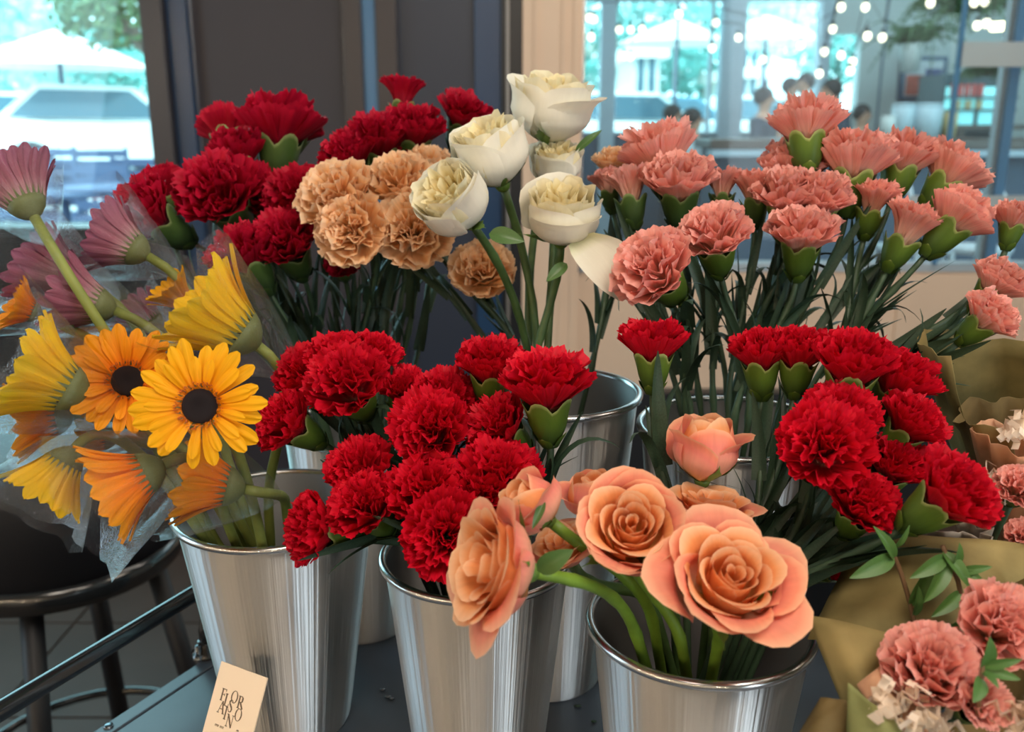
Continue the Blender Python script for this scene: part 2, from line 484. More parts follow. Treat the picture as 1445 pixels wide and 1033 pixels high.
M['foliage_pale'] = simple('pale_tree_foliage', lin(180, 222, 214), 0.7, noise=0.35, nscale=2.5)
M['bark'] = simple('tree_bark', lin(92, 84, 78), 0.8)
M['awning'] = simple('white_awning', lin(236, 236, 230), 0.7)
M['facade'] = simple('pale_facade', lin(214, 220, 214), 0.8)
M['patio'] = simple('dark_patio_chair', lin(54, 74, 108), 0.6)
M['patio_red'] = simple('red_cushion', lin(206, 130, 140), 0.8)

def paper_mat(name, c1, c2, trans=0.3, scale=9.0):
    m, nt, b = newmat(name)
    tc = nt.nodes.new('ShaderNodeTexCoord')
    n = nt.nodes.new('ShaderNodeTexNoise'); n.inputs['Scale'].default_value = scale * 3; n.inputs['Detail'].default_value = 6
    nt.links.new(tc.outputs['Object'], n.inputs['Vector'])
    r = nt.nodes.new('ShaderNodeValToRGB')
    r.color_ramp.elements[0].position, r.color_ramp.elements[1].position = 0.3, 0.7
    r.color_ramp.elements[0].color, r.color_ramp.elements[1].color = (*c1, 1), (*c2, 1)
    r.color_ramp.elements[0].position, r.color_ramp.elements[1].position = 0.36, 0.64
    nt.links.new(n.outputs['Fac'], r.inputs['Fac']); nt.links.new(r.outputs['Color'], b.inputs['Base Color'])
    b.inputs['Roughness'].default_value = 0.75
    bp = nt.nodes.new('ShaderNodeBump'); bp.inputs['Strength'].default_value = 0.4; bp.inputs['Distance'].default_value = 0.002
    nt.links.new(n.outputs['Fac'], bp.inputs['Height']); nt.links.new(bp.outputs[0], b.inputs['Normal'])
    t = nt.nodes.new('ShaderNodeBsdfTranslucent'); nt.links.new(r.outputs['Color'], t.inputs['Color'])
    mx = nt.nodes.new('ShaderNodeMixShader'); mx.inputs[0].default_value = trans
    nt.links.new(b.outputs[0], mx.inputs[1]); nt.links.new(t.outputs[0], mx.inputs[2])
    nt.links.new(mx.outputs[0], nt.nodes['Material Output'].inputs['Surface'])
    return m
M['kraft'] = paper_mat('olive_wrapping_paper', lin(122, 110, 64), lin(176, 156, 100), 0.25, 5)
M['kraft_green'] = paper_mat('green_wrapping_paper', lin(142, 144, 88), lin(162, 160, 104))
M['kraft_dark'] = paper_mat('brown_wrapping_paper', lin(112, 94, 54), lin(146, 122, 74), 0.25, 5)
M['peach_paper'] = paper_mat('peach_lining_paper', lin(226, 170, 132), lin(240, 190, 152))
M['shred'] = paper_mat('cream_shredded_paper', lin(250, 226, 202), lin(253, 240, 224), 0.2)
M['grey_tissue'] = paper_mat('grey_tissue', lin(176, 164, 152), lin(204, 192, 178), 0.3)
# ---------------------------------------------------------------- the setting
YW = 3.4                                   # plane of the shop's back wall
def WX(px, Y=None): return on_y(px, 171, Y or YW).x
def WZ(py, Y=None): return on_y(722.5, py, Y or YW).z
SILL = WZ(318)
DADO = WZ(383)
BASE = WZ(547)

struct(part_box('floor', (-3.2, -3.4, -0.05), (5.2, YW + 0.1, 0.0), M['floor']))
fl = bpy.data.objects['floor']
for i in range(9):                          # large floor tiles that show beside the table
    for j in range(4):
        x0, y0 = -3.1 + i * 0.45, 1.55 + j * 0.45
        if x0 < 0.6:
            part_box('tile', (x0 + 0.004, y0 + 0.004, 0.0), (x0 + 0.446, y0 + 0.446, 0.008), M['floor'], fl)
struct(part_box('ceiling', (-3.2, -3.4, 3.2), (5.2, YW + 0.1, 3.3), M['ceiling']))
struct(part_box('wall_left', (-3.3, -3.4, 0), (-3.2, YW, 3.2), M['room_wall']))
struct(part_box('wall_right', (5.2, -3.4, 0), (5.3, YW, 3.2), M['room_wall']))
struct(part_box('wall_near', (-3.2, -3.5, 0), (5.2, -3.4, 3.2), M['room_wall']))

# window_1: the bright window beside the charcoal panels
x1 = WX(226)
w = part_box('window_1', (-3.2, YW - 0.02, SILL - 0.05), (x1, YW + 0.10, SILL), M['black'])
struct(w)
part_box('window_sill', (-3.2, YW - 0.12, SILL - 0.04), (x1, YW - 0.02, SILL + 0.005), M['black'], w, 0.006)
part_box('frame', (-3.2, YW, 3.12), (x1, YW + 0.08, 3.2), M['black'], w)
part_box('jamb', (x1 - 0.035, YW, SILL), (x1, YW + 0.08, 3.12), M['blue_trim'], w)
part_box('pane', (-3.2, YW + 0.03, SILL), (x1 - 0.035, YW + 0.038, 3.12), M['window_glass'], w)
struct(part_box('wall_back_left', (-3.2, YW, 0), (WX(282), YW + 0.1, SILL - 0.05), M['black']))
# posts and panels of the dark partition
struct(part_box('trim_1', (WX(226), YW - 0.10, 0), (WX(256), YW + 0.1, 3.2), M['dark_frame'], None, 0.004))
struct(part_box('trim_2', (WX(256), YW - 0.06, 0), (WX(283), YW + 0.1, 3.2), M['navy'], None, 0.003))  # side face of the post; its blue reflection is put into the colour
d = part_box('door_1', (WX(283), YW, 0), (WX(491), YW + 0.06, 3.2), M['dark_panel'])
struct(d)
part_box('metal_edge', (WX(489.5), YW - 0.012, 0), (WX(492), YW + 0.0, 3.2), M['metal_line'], d)
part_box('metal_edge', (WX(283), YW - 0.012, 0), (WX(284.6), YW + 0.0, 3.2), M['metal_line'], d)
struct(part_box('trim_3', (WX(492), YW - 0.05, 0), (WX(518), YW + 0.1, 3.2), M['dark_frame'], None, 0.004))
struct(part_box('trim_4', (WX(518), YW - 0.03, 0), (WX(537), YW + 0.1, 3.2), M['blue_trim'], None, 0.003))
struct(part_box('trim_5', (WX(537), YW - 0.05, 0), (WX(566), YW + 0.1, 3.2), M['dark_frame'], None, 0.004))
struct(part_box('door_2', (WX(566), YW, 0), (WX(671), YW + 0.06, 3.2), M['navy_panel']))
struct(part_box('trim_6', (WX(671), YW - 0.03, 0), (WX(708), YW + 0.1, 3.2), M['navy'], None, 0.003))
struct(part_box('trim_7', (WX(708), YW - 0.05, 0), (WX(737), YW + 0.1, 3.2), M['black'], None, 0.003))
cb = MB().tube([(WX(717), YW - 0.06, 3.2), (WX(716.5), YW - 0.06, 1.6), (WX(717), YW - 0.06, 0.3)], 0.006).build('wall_cable', M['cable'])
tag(cb, 'thin pale cable hanging straight down the black partition beside the cream pillar', 'cable')

# cream pillar and low cream wall under the glazing
pil = part_box('wall_pillar', (WX(737), YW - 0.06, 0), (WX(818), YW + 0.12, 3.2), M['cream'])
struct(pil)
for a in (752, 790, 806):
    part_box('groove_strip', (WX(a), YW - 0.068, BASE), (WX(a + 5), YW - 0.06, 3.2), M['cream'], pil)
low = part_box('wall_back', (WX(818), YW, BASE), (5.2, YW + 0.1, DADO), M['cream'])
struct(low)
for a in (1000, 1293):
    part_box('panel', (WX(a), YW - 0.012, BASE), (WX(a + 250), YW, DADO - 0.01), M['cream'], low, 0.002)
struct(part_box('baseboard_back', (WX(737), YW - 0.075, 0), (5.2, YW + 0.1, BASE), M['black']))
g = part_box('window_2', (WX(818), YW - 0.01, DADO), (5.2, YW + 0.08, DADO + 0.03), M['white_paint'])
struct(g)
part_box('jamb', (WX(818), YW - 0.02, DADO), (WX(823), YW + 0.08, 3.2), M['metal_line'], g)
part_box('pane', (WX(823), YW + 0.02, DADO + 0.03), (WX(1333), YW + 0.03, 3.2), M['glass'], g)
dr = part_box('door_3', (WX(1337), YW - 0.03, DADO + 0.03), (WX(1341), YW - 0.006, 3.2), M['blue_trim'])
struct(dr)
part_box('pane', (WX(1341), YW - 0.022, DADO + 0.03), (5.2, YW - 0.014, 3.2), M['glass'], dr)
part_box('frosted_band', (WX(1339), YW - 0.030, WZ(95)), (5.2, YW - 0.024, WZ(60)), M['frosted'], dr)
part_box('frosted_band', (WX(1290), YW - 0.034, WZ(300)), (5.2, YW - 0.028, WZ(275)), M['frosted'], dr)
struct(part_box('trim_8', (WX(1417), YW + 0.05, DADO), (WX(1423), YW + 0.09, 3.2), M['metal_line']))
struct(part_box('trim_9', (WX(1427), YW + 0.05, DADO), (WX(1441), YW + 0.10, 3.2), M['blue_trim']))

# ------------------------------------------------ the cafe behind the glass
YC = 12.0
struct(part_box('floor_cafe', (-1.0, YW + 0.12, -0.05), (9.5, YC, 0.0), M['cafe_floor']))
struct(part_box('ceiling_cafe', (-1.0, YW + 0.1, 4.2), (9.5, YC + 0.2, 4.3), M['white_wall']))
struct(part_box('wall_cafe_right', (9.4, YW + 0.12, 0), (9.5, YC, 4.2), M['white_wall']))
struct(part_box('wall_cafe_left', (-0.55, YW + 0.12, 0), (-0.45, YC, 4.2), M['white_wall']))
def CX(px): return on_y(px, 171, YC).x
def CZ(py): return on_y(722.5, py, YC).z
far = part_box('wall_cafe_far', (CX(1206), YC, 0), (9.5, YC + 0.2, 4.2), M['white_wall'])
struct(far)
part_box('wall_panel', (-0.5, YC, 0), (CX(1147), YC + 0.2, CZ(188)), M['counter_front'], far)
part_box('wall_panel', (CX(1147), YC, 0), (CX(1206), YC + 0.2, CZ(160)), M['white_wall'], far)
part_box('wall_panel', (CX(1160), YC, CZ(48)), (CX(1206), YC + 0.2, 4.2), M['white_wall'], far)
part_box('wall_panel', (CX(1235), YC - 0.02, 0), (CX(1238), YC, 4.2), M['grey_cloth'], far)
for k, (a, b) in enumerate(((845, 866), (1012, 1044), (1146, 1161)), 3):
    t = part_box('window_%d' % k, (CX(a), YC - 0.08, 0), (CX(b), YC + 0.15, 4.2), M['white_paint'])
    struct(t)
    e0, e1 = {3: (760, 845), 4: (866, 1012), 5: (1044, 1146)}[k]
    part_box('window_sill', (CX(e0), YC - 0.04, CZ(190)), (CX(e1), YC + 0.12, CZ(186)), M['white_paint'], t)
    part_box('pane', (CX(e0), YC + 0.05, CZ(186)), (CX(e1), YC + 0.06, 4.2), M['window_glass'], t)
    part_box('frame', (CX(e0), YC - 0.02, CZ(2)), (CX(e1), YC + 0.12, 4.2 if k == 4 else CZ(-10)), M['white_paint'], t)
part_box('mullion', (CX(950), YC, CZ(186)), (CX(953), YC + 0.1, 4.2), M['navy'], bpy.data.objects['window_4'])
part_box('mullion', (CX(997), YC, CZ(186)), (CX(1001), YC + 0.1, 4.2), M['white_paint'], bpy.data.objects['window_4'])

# counter
YB = 9.0
ctz = WZ(196, YB)
ct = empty('cafe_counter', (on_y(1150, 171, YB).x, YB, 0), 'long slate blue cafe counter with dark wooden top behind the glass', 'counter')
part_box('counter_body', (on_y(1010, 171, YB).x, YB + 0.05, 0), (9.2, YB + 0.6, ctz - 0.06), M['counter_front'], ct).location = -ct.location
o = part_box('counter_top', (on_y(1000, 171, YB).x, YB - 0.15, ctz - 0.09), (9.3, YB + 0.7, ctz), M['counter_top'], ct, 0.01); o.location = -ct.location
o = part_box('counter_ledge', (on_y(1000, 171, YB).x, YB - 0.2, ctz - 0.16), (9.3, YB + 0.02, ctz - 0.10), M['white_paint'], ct, 0.01); o.location = -ct.location

# people behind the counter
def skin_mesh(name, joints, edges, radii, mat, parent, sub=2, root=0):
    me = bpy.data.meshes.new(name)
    me.from_pydata([tuple(j) for j in joints], edges, [])
    me.materials.append(mat)
    o = bpy.data.objects.new(name, me)
    C.objects.link(o)
    o.parent = parent
    sk = o.modifiers.new('skin', 'SKIN')
    for i, r in enumerate(radii):
        r = r if hasattr(r, '__len__') else (r, r)
        me.skin_vertices[0].data[i].radius = r
        me.skin_vertices[0].data[i].use_root = (i == root)
    sb = o.modifiers.new('sub', 'SUBSURF'); sb.levels = sb.render_levels = sub
    for p in me.polygons: p.use_smooth = True
    return o

def person(px, py_top, Y, label, shirt, face=0.0, lean=0.0, seated=False):
    top = on_y(px, py_top, Y)
    H = 1.72
    root = empty('person', (top.x, Y, top.z - H), label, 'person')
    root.rotation_euler.z = face
    j = [(0, 0, .95), (0, .0 - lean * .2, 1.12), (0, -lean * .5, 1.30), (0, -lean * .8, 1.42), (0, -lean, 1.50), (0, -lean - .01, 1.58), (0, -lean - .015, 1.66), (0, -lean, 1.70),
         (-.17, -lean * .8, 1.40), (-.23, -lean * .8 - .02, 1.14), (-.22, -lean - .2, 0.98), (-.21, -lean - .28, .97),
         (.17, -lean * .8, 1.40), (.23, -lean * .8 - .02, 1.14), (.22, -lean - .2, 0.98), (.21, -lean - .28, .97),
         (-.09, 0, .88), (-.10, .02, .48), (-.10, .05, .08), (-.10, -.08, .04), (.09, 0, .88), (.10, .02, .48), (.10, .05, .08), (.10, -.08, .04)]
    e = [(0, 1), (1, 2), (2, 3), (3, 4), (4, 5), (5, 6), (6, 7), (3, 8), (8, 9), (9, 10), (10, 11), (3, 12), (12, 13), (13, 14), (14, 15),
         (0, 16), (16, 17), (17, 18), (18, 19), (0, 20), (20, 21), (21, 22), (22, 23)]
    r = [(.15, .11), (.13, .10), (.15, .11), (.13, .09), (.05, .05), (.07, .08), (.085, .10), (.06, .07), .055, .042, .032, .035, .055, .042, .032, .035,
         .08, .055, .04, .04, .08, .055, .04, .04]
    skin_mesh('body', j, e, r, M['skin'], root)
    s = [0, 1, 2, 3, 8, 9, 12, 13]
    ix = {k: i for i, k in enumerate(s)}
    skin_mesh('shirt', [j[k] for k in s], [(ix[a], ix[b]) for a, b in e if a in ix and b in ix],
              [tuple(v + .022 for v in (r[k] if hasattr(r[k], '__len__') else (r[k], r[k]))) for k in s], M[shirt], root)
    s = [0, 16, 17, 18, 20, 21, 22]
    ix = {k: i for i, k in enumerate(s)}
    skin_mesh('trousers', [j[k] for k in s], [(ix[a], ix[b]) for a, b in e if a in ix and b in ix],
              [tuple(v + .02 for v in (r[k] if hasattr(r[k], '__len__') else (r[k], r[k]))) for k in s], M['trousers'], root)
    MB().ball((0, -lean + .02, 1.665), .11, 12, 8, (.9, 1.05, .95)).build('hair', M['hair'], root, Matrix.Identity(4))
    MB().ball((0, -lean - .115, 1.62), .022, 6, 4, (.7, 1, 1)).build('nose', M['skin'], root, Matrix.Identity(4))
    for sx in (-1, 1):
        MB().ball((sx * .035, -lean - .095, 1.645), .011, 6, 4).build('eye', M['hair'], root, Matrix.Identity(4))
    return root

person(1080, 128, 10.2, 'person in dark clothes behind the counter, in front of the middle cafe window', 'dark_cloth', 0.9)
person(1117, 114, 11.4, 'person with dark hair half hidden behind another person by the cafe window', 'grey_cloth', 0.5)
person(1137, 108, 10.75, 'tallest dark haired person facing sideways above the raised pink carnation', 'dark_cloth', -0.8)
person(1197, 117, 10.05, 'person in a dark shirt leaning over the counter before the white wall', 'dark_cloth', -1.2, 0.22)
person(1218, 152, 10.9, 'shorter person beside the leaning one at the white cafe wall', 'dark_cloth', 0.4)
person(951, 152, 11.0, 'pale dressed person at the cafe window, nearer the white mullion post on its other side', 'pale_cloth', 1.0)
person(979, 158, 10.4, 'pale dressed person at the cafe window right before the dark car roof', 'pale_cloth', 1.2)

# picture on the wall
YPW = 11.96
a, b = on_y(1272, 80, YPW), on_y(1328, 142, YPW)
pc = empty('framed_picture', ((a.x + b.x) / 2, YPW, b.z), 'framed poster with red and blue figures on the white cafe wall', 'picture')
def rel(o, par): o.location = -par.location; return o
rel(part_box('frame', (a.x, YPW - 0.06, b.z), (b.x, YC, a.z), M['navy'], pc), pc)
rel(part_box('sheet', (a.x + .05, YPW - 0.07, b.z + .05), (b.x - .05, YPW - 0.06, a.z - .05), M['poster_white'], pc), pc)
wd, hh = b.x - a.x, a.z - b.z
rel(part_box('printed_block', (a.x + .06, YPW - 0.075, b.z + .06), (a.x + wd * .48, YPW - 0.07, b.z + hh * .58), M['poster_red'], pc), pc)
rel(part_box('printed_block', (a.x + wd * .52, YPW - 0.075, b.z + .1), (b.x - .06, YPW - 0.07, b.z + hh * .72), M['poster_blue'], pc), pc)

# plants
def frond(mb, base, dirv, length, droop, n=10, wid=0.05):
    base, dirv = Vector(base), Vector(dirv).normalized()
    side = dirv.cross(Vector((0, 0, 1))).normalized()
    pts = []
    for i in range(n + 1):
        t = i / n
        pts.append(base + dirv * length * t + Vector((0, 0, -droop * t * t)))
    mb.tube(pts, 0.006, 4)
    for i in range(1, n):
        for s in (-1, 1):
            L = wid * (1.2 - i / n) * 3
            q = pts[i]
            tip = q + side * s * L + dirv * L * .5 + Vector((0, 0, -L * .4))
            mid = (q + tip) / 2 + dirv * L * .18
            mid2 = (q + tip) / 2 - dirv * L * .18
            mb.add([q, mid, tip, mid2], [(0, 1, 2, 3)])
def plant(name, px, py, Y, label, n, L, droop, pot=True, seed=1):
    rr = random.Random(seed)
    c = on_y(px, py, Y)
    t = empty(name, c, label, 'plant')
    if pot:
        MB().lathe([(.09, -.30), (.12, -.05), (.13, 0), (.115, 0), (.10, -.03)], (0, 0, 0), 20, cap0=True, cap1=True).build('pot', M['pot'], t, Matrix.Identity(4))
    for k in range(n):
        mb = MB()
        a = k * 2.4 + rr.random()
        frond(mb, (0, 0, 0), (math.cos(a), math.sin(a), rr.uniform(.6, 1.6)), L * rr.uniform(.7, 1.15), droop * rr.uniform(.6, 1.3))
        mb.build('leaf', M['fern'], t, Matrix.Identity(4))
    return t
plant('potted_palm', 1287, 62, 10.8, 'potted palm with drooping fronds standing above the framed poster', 16, .75, .5, True, 3)
plant('hanging_fern', 1320, 8, 9.6, 'trailing green plant hanging beside the potted palm', 16, .5, .7, False, 4)
plant('hanging_fern', 1372, 18, 8.0, 'bushy green plant hanging above the frosted band of the glass door', 26, .7, .45, False, 5)
plant('hanging_fern', 1420, 12, 8.2, 'bushy green plant hanging next to the steel door post', 26, .6, .4, False, 6)
plant('hanging_fern', 1392, 108, 9.6, 'green plant just under the frosted band, above the lit fridge', 18, .55, .35, False, 7)

# things on the counter and the lit fridge
def jar(px0, px1, py0, py1, Y, label, mat, cat='container'):
    a, b = on_y(px0, py0, Y), on_y(px1, py1, Y)
    r = (b.x - a.x) / 2; h = a.z - b.z
    t = empty('counter_container', ((a.x + b.x) / 2, Y, b.z), label, cat)
    MB().lathe([(r * .86, 0), (r, h * .85), (r * .9, h * .92)], (0, 0, 0), 20, cap0=True, cap1=True).build('body', mat, t, Matrix.Identity(4))
    MB().lathe([(r * .95, h * .92), (r * .95, h), (r * .2, h * 1.01)], (0, 0, 0), 20, cap0=True, cap1=True).build('lid', mat, t, Matrix.Identity(4))
jar(1244, 1261, 163, 196, 9.2, 'small pale tub at the end of the row on the cafe counter', M['pot'])
jar(1260, 1287, 146, 196, 9.2, 'tall translucent tub in the middle of the row on the counter', M['clear_tub'])
jar(1290, 1326, 146, 196, 9.2, 'widest translucent tub in the row beside the glass door edge', M['clear_tub'])
jar(1332, 1348, 158, 196, 9.2, 'tan lidded tin on the counter just behind the glass door edge', M['tan_pack'])
fr = empty('lit_fridge', on_y(1380, 175, 10.6), 'drinks fridge with cyan lit shelves behind the glass door', 'fridge')
fa, fb = on_y(1336, 104, 10.6), on_y(1424, 178, 10.6)
rel(part_box('body', (fa.x, 10.62, 0.0), (fb.x, 11.3, fa.z), M['fridge'], fr), fr)
fm = (fa.x + fb.x) / 2
for q0, q1 in ((fa.x + .02, fm - .03), (fm + .03, fb.x - .02)):
    rel(part_box('lit_door', (q0, 10.60, fb.z), (q1, 10.62, fa.z - .14), M['fridge_glow'], fr), fr)
for zz in (0.28, 0.52):
    rel(part_box('shelf', (fa.x, 10.48, fb.z + zz * (fa.z - fb.z)), (fb.x, 10.6, fb.z + (zz + .05) * (fa.z - fb.z)), M['fridge'], fr), fr)
for k in range(5):
    x = fa.x + .03 + k * .075
    o = part_box('packet', (x, 10.5, fb.z + .571 * (fa.z - fb.z)), (x + .055, 10.54, fb.z + .80 * (fa.z - fb.z)), M['red_pack'])
    bevel(o, .008)
    tag(o, 'small red packet in the row on the top shelf of the lit fridge', 'packet', 'red packets in the lit fridge')
for k in range(3):
    x = fa.x + .08 + k * .12
    o = part_box('packet', (x, 10.5, fb.z + .331 * (fa.z - fb.z)), (x + .07, 10.54, fb.z + .50 * (fa.z - fb.z)), M['tan_pack'])
    bevel(o, .008)
    tag(o, 'small tan packet in the row on the lower shelf of the lit fridge', 'packet', 'tan packets in the lit fridge')
tb = empty('back_bench', on_y(1400, 190, 9.9), 'dark wooden bench in front of the lit fridge', 'bench')
ta, tbp = on_y(1350, 176, 9.9), on_y(1445, 194, 9.9)
rel(part_box('bench_top', (ta.x, 9.9, ta.z - .05), (tbp.x + .6, 10.4, ta.z), M['counter_top'], tb), tb)
for xx in (ta.x + .05, tbp.x + .4):
    rel(part_box('leg', (xx, 9.95, 0), (xx + .07, 10.02, ta.z - .05), M['counter_top'], tb), tb)

# white cafe chairs by the glass
def bent_chair(px, py, Y, label, rz):
    c = on_y(px, py, Y)
    t = empty('cafe_chair', (c.x, c.y, 0), label, 'chair')
    t.rotation_euler.z = rz
    s = c.z - .40
    I = Matrix.Identity(4)
    MB().lathe([(.19, s - .03), (.20, s), (.01, s + .005)], (0, 0, 0), 20, cap0=True).build('seat', M['chair_white'], t, I)
    arc = [(.19 * math.cos(a), .17, s + .42 * math.sin(a)) for a in np.linspace(0, PI, 14)]
    MB().tube(arc, .016).build('backrest', M['chair_white'], t, I)
    arc = [(.11 * math.cos(a), .17, s + .30 * math.sin(a)) for a in np.linspace(0, PI, 12)]
    MB().tube(arc, .010).build('back_hoop', M['chair_white'], t, I)
    for sx, sy in ((-1, -1), (1, -1), (-1, 1), (1, 1)):
        MB().tube([(sx * .14, sy * .14, s - .02), (sx * .19, sy * .19, 0)], .014).build('leg', M['chair_white'], t, I)
bent_chair(1300, 245, 5.2, 'white bentwood chair behind the glass below the pink carnations', 0.5)
bent_chair(1390, 250, 5.4, 'white bentwood chair behind the glass door, beside its steel post', -0.3)

# strings of lights
def light_string(name, spots, Y, label, r):
    pts = sorted([on_y(px, py, Y + dy) for px, py, dy in spots], key=lambda p: p.x)
    t = empty(name, (pts[0].x, pts[0].y, 4.2), label, 'string lights')
    top = [p + Vector((0, 0, .10)) for p in pts]
    line = [Vector((pts[0].x - .4, pts[0].y, 4.2))] + top + [Vector((pts[-1].x + .4, pts[-1].y, 4.2))]
    rel(MB().tube(line, .004, 5).build('wire', M['wire'], t), t)
    for p in pts:
        bme = MB().ball((0, 0, 0), r, 10, 8, (1, 1, 1.15)).build('bulb', M['bulb'], t)
        bme.location = p - t.location
        s = MB().lathe([(r * .55, r * .9), (r * .5, r * 2.2)], (0, 0, 0), 10, cap0=True, cap1=True).build('socket', M['wire'], bme, Matrix.Identity(4))
light_string('string_light', [(832, 25, 0), (838, 27, .2), (834, 52, .1), (958, 20, 0), (1010, 32, .4), (1005, 68, .2), (1130, 64, .3), (1175, 41, 0)], 6.2, 'string of warm bulbs across the first cafe windows', .022)
light_string('string_light', [(874, 42, 0), (890, 42, .1), (906, 41, .2), (881, 79, .1), (890, 80, .3), (1042, 53, 0), (1077, 84, .3), (1110, 90, .1)], 7.4, 'string of small round bulbs hanging before the cafe windows', .024)
light_string('string_light', [(1187, 10, 0), (1221, 10, .2), (1163, 73, .4), (1187, 78, .3), (1224, 51, 0), (1245, 53, .2), (1203, 87, .3), (1200, 100, .1), (1156, 104, .2)], 6.8, 'string of bright bulbs hanging before the white cafe wall', .026)
light_string('string_light', [(1313, 4, 0), (1375, 3, .1), (1390, 2, .2), (1379, 36, .3), (1392, 33, .1)], 7.0, 'string of warm bulbs among the hanging plants by the door', .028)
a, b = on_y(1399, 38, 7.2), on_y(1432, 36, 7.2)
tl = empty('tube_lamp', a, 'glowing yellow tube lamp among the hanging plants', 'lamp')
rel(MB().tube([a, b], .03).build('tube', M['tube_lamp'], tl), tl)
rel(MB().tube([a + Vector((0, 0, .03)), Vector((a.x, a.y, 4.2))], .005, 5).build('hanger', M['wire'], tl), tl)

# ------------------------------------------------ outside
EX = 0.55                                  # the street lies a little higher than the shop floor
struct(part_box('ground_terrace', (-14, YW + 0.2, 0.0), (-0.6, 10.5, 0.30), M['pavement']))
struct(part_box('ground_street', (-40, 10.5, 0.0), (-0.6, 60, EX), M['street']))
struct(part_box('ground_forecourt', (-0.6, YC + 0.3, 0.0), (40, 60, EX), M['pavement']))

def blob_tree(px, py_c, Y, rad, label, mat, trunk_z=EX, seed=0, shift=0.0):
    rr = random.Random(seed)
    c = on_y(px, py_c, Y)
    t = empty('street_tree', (c.x, Y, trunk_z), label, 'tree')
    rel(MB().tube([(c.x + shift, Y, trunk_z), (c.x + shift + .05, Y, (trunk_z + c.z) / 2), (c.x, Y, c.z)], [.16, .12, .06], 8).build('trunk', M['bark'], t), t)
    mb = MB()
    for k in range(900):
        d = Vector((rr.gauss(0, 1), rr.gauss(0, 1), rr.gauss(0, 1))).normalized() * rad * rr.random() ** .45
        q = c + Vector((d.x, d.y, d.z * .75))
        s = rad * .09
        u = Vector((rr.gauss(0, 1), rr.gauss(0, 1), rr.gauss(0, 1))).normalized()
        v = u.orthogonal().normalized()
        mb.add([q - u * s, q + v * s * .6, q + u * s, q - v * s * .6], [(0, 1, 2, 3)])
    o = rel(mb.build('foliage', mat, t), t)
    o['kind'] = 'stuff'
    return t
blob_tree(150, 10, 9.5, .55, 'dark leafed terrace tree whose branch hangs across the window corner', M['fern'], .3, 1, 1.0)
blob_tree(60, 60, 22, 1.9, 'pale tree across the street seen through the window', M['foliage_pale'], EX, 2)
blob_tree(-75, 20, 18, 1.7, 'broad pale tree at the edge of the bright window', M['foliage_pale'], EX, 3)
blob_tree(170, 95, 19.5, 1.1, 'low round tree behind the white car outside the window', M['foliage'], EX, 4)
blob_tree(905, 55, 28, 2.4, 'leafy tree behind the cafe window with the white awning', M['foliage'], EX, 5)
blob_tree(990, 80, 33, 2.2, 'leafy tree beyond the awning, beside the wide white column', M['foliage'], EX, 6)
blob_tree(1085, 20, 36, 2.2, 'pale tree high in the middle cafe window', M['foliage_pale'], EX, 7)
blob_tree(1185, 75, 30, 1.6, 'leafy tree in the narrow low cafe window', M['foliage'], EX, 8)
blob_tree(815, 90, 32, 1.6, 'leafy tree in the slim cafe window beside the cream pillar', M['foliage'], EX, 9)

def car(px, Y, L, label, mat, rz=0.0, z=EX):
    c = on_y(px, 171, Y)
    t = empty('parked_car', (c.x, Y, z), label, 'car')
    t.rotation_euler.z = rz
    I = Matrix.Identity(4)
    W = .85
    def hull(prof, w0, w1):
        n = len(prof)
        vs = [(x, -(w0 if zz < .9 else w1), zz) for x, zz in prof] + [(x, (w0 if zz < .9 else w1), zz) for x, zz in prof]
        fs = [tuple(range(n)), tuple(range(2 * n - 1, n - 1, -1))] + [(i, i + n, (i + 1) % n + n, (i + 1) % n) for i in range(n)]
        return MB().add(vs, fs)
    h = L / 2
    bevel(hull([(-h, .3), (h, .3), (h, .62), (h * .92, .80), (h * .45, .88), (-h * .85, .92), (-h, .75)], W, W).build('body', mat, t, I, False), .06)
    bevel(hull([(h * .42, .86), (h * .12, 1.38), (-h * .55, 1.42), (-h * .86, .90)], W * .95, W * .78).build('cabin', mat, t, I, False), .05)
    for s in (-1, 1):
        vs = [(h * .32, s * W * .93, .93), (h * .09, s * W * .80, 1.32), (-h * .52, s * W * .80, 1.34), (-h * .74, s * W * .93, .95)]
        vs = [(x, y + s * .03, zz) for x, y, zz in vs]
        MB().add(vs, [(0, 1, 2, 3) if s < 0 else (3, 2, 1, 0)]).build('side_window', M['car_glass'], t, I, False)
        for wx in (-.62, .62):
            o = MB().lathe([(.14, -.1), (.31, -.1), (.31, .1), (.14, .1)], (0, 0, 0), 18, True, True).build('wheel', M['tyre'], t)
            o.matrix_basis = Matrix.Translation((wx * h, s * .78, .31)) @ Matrix.Rotation(PI / 2, 4, 'X')
car(172, 14.6, 3.9, 'white car parked outside beside the window post', M['car_white'], 0.35)
car(70, 17.6, 4.2, 'white car parked further along the street, across the bright window', M['car_white'], -0.1)
car(955, 20.5, 4.4, 'teal car parked outside the cafe window', M['car_teal'], 0.1)
car(905, 17.6, 4.2, 'white car in front of the teal one outside the cafe', M['car_white'], 0.0)
car(1085, 20.8, 4.2, 'white car seen through the middle cafe window', M['car_white'], 0.2)

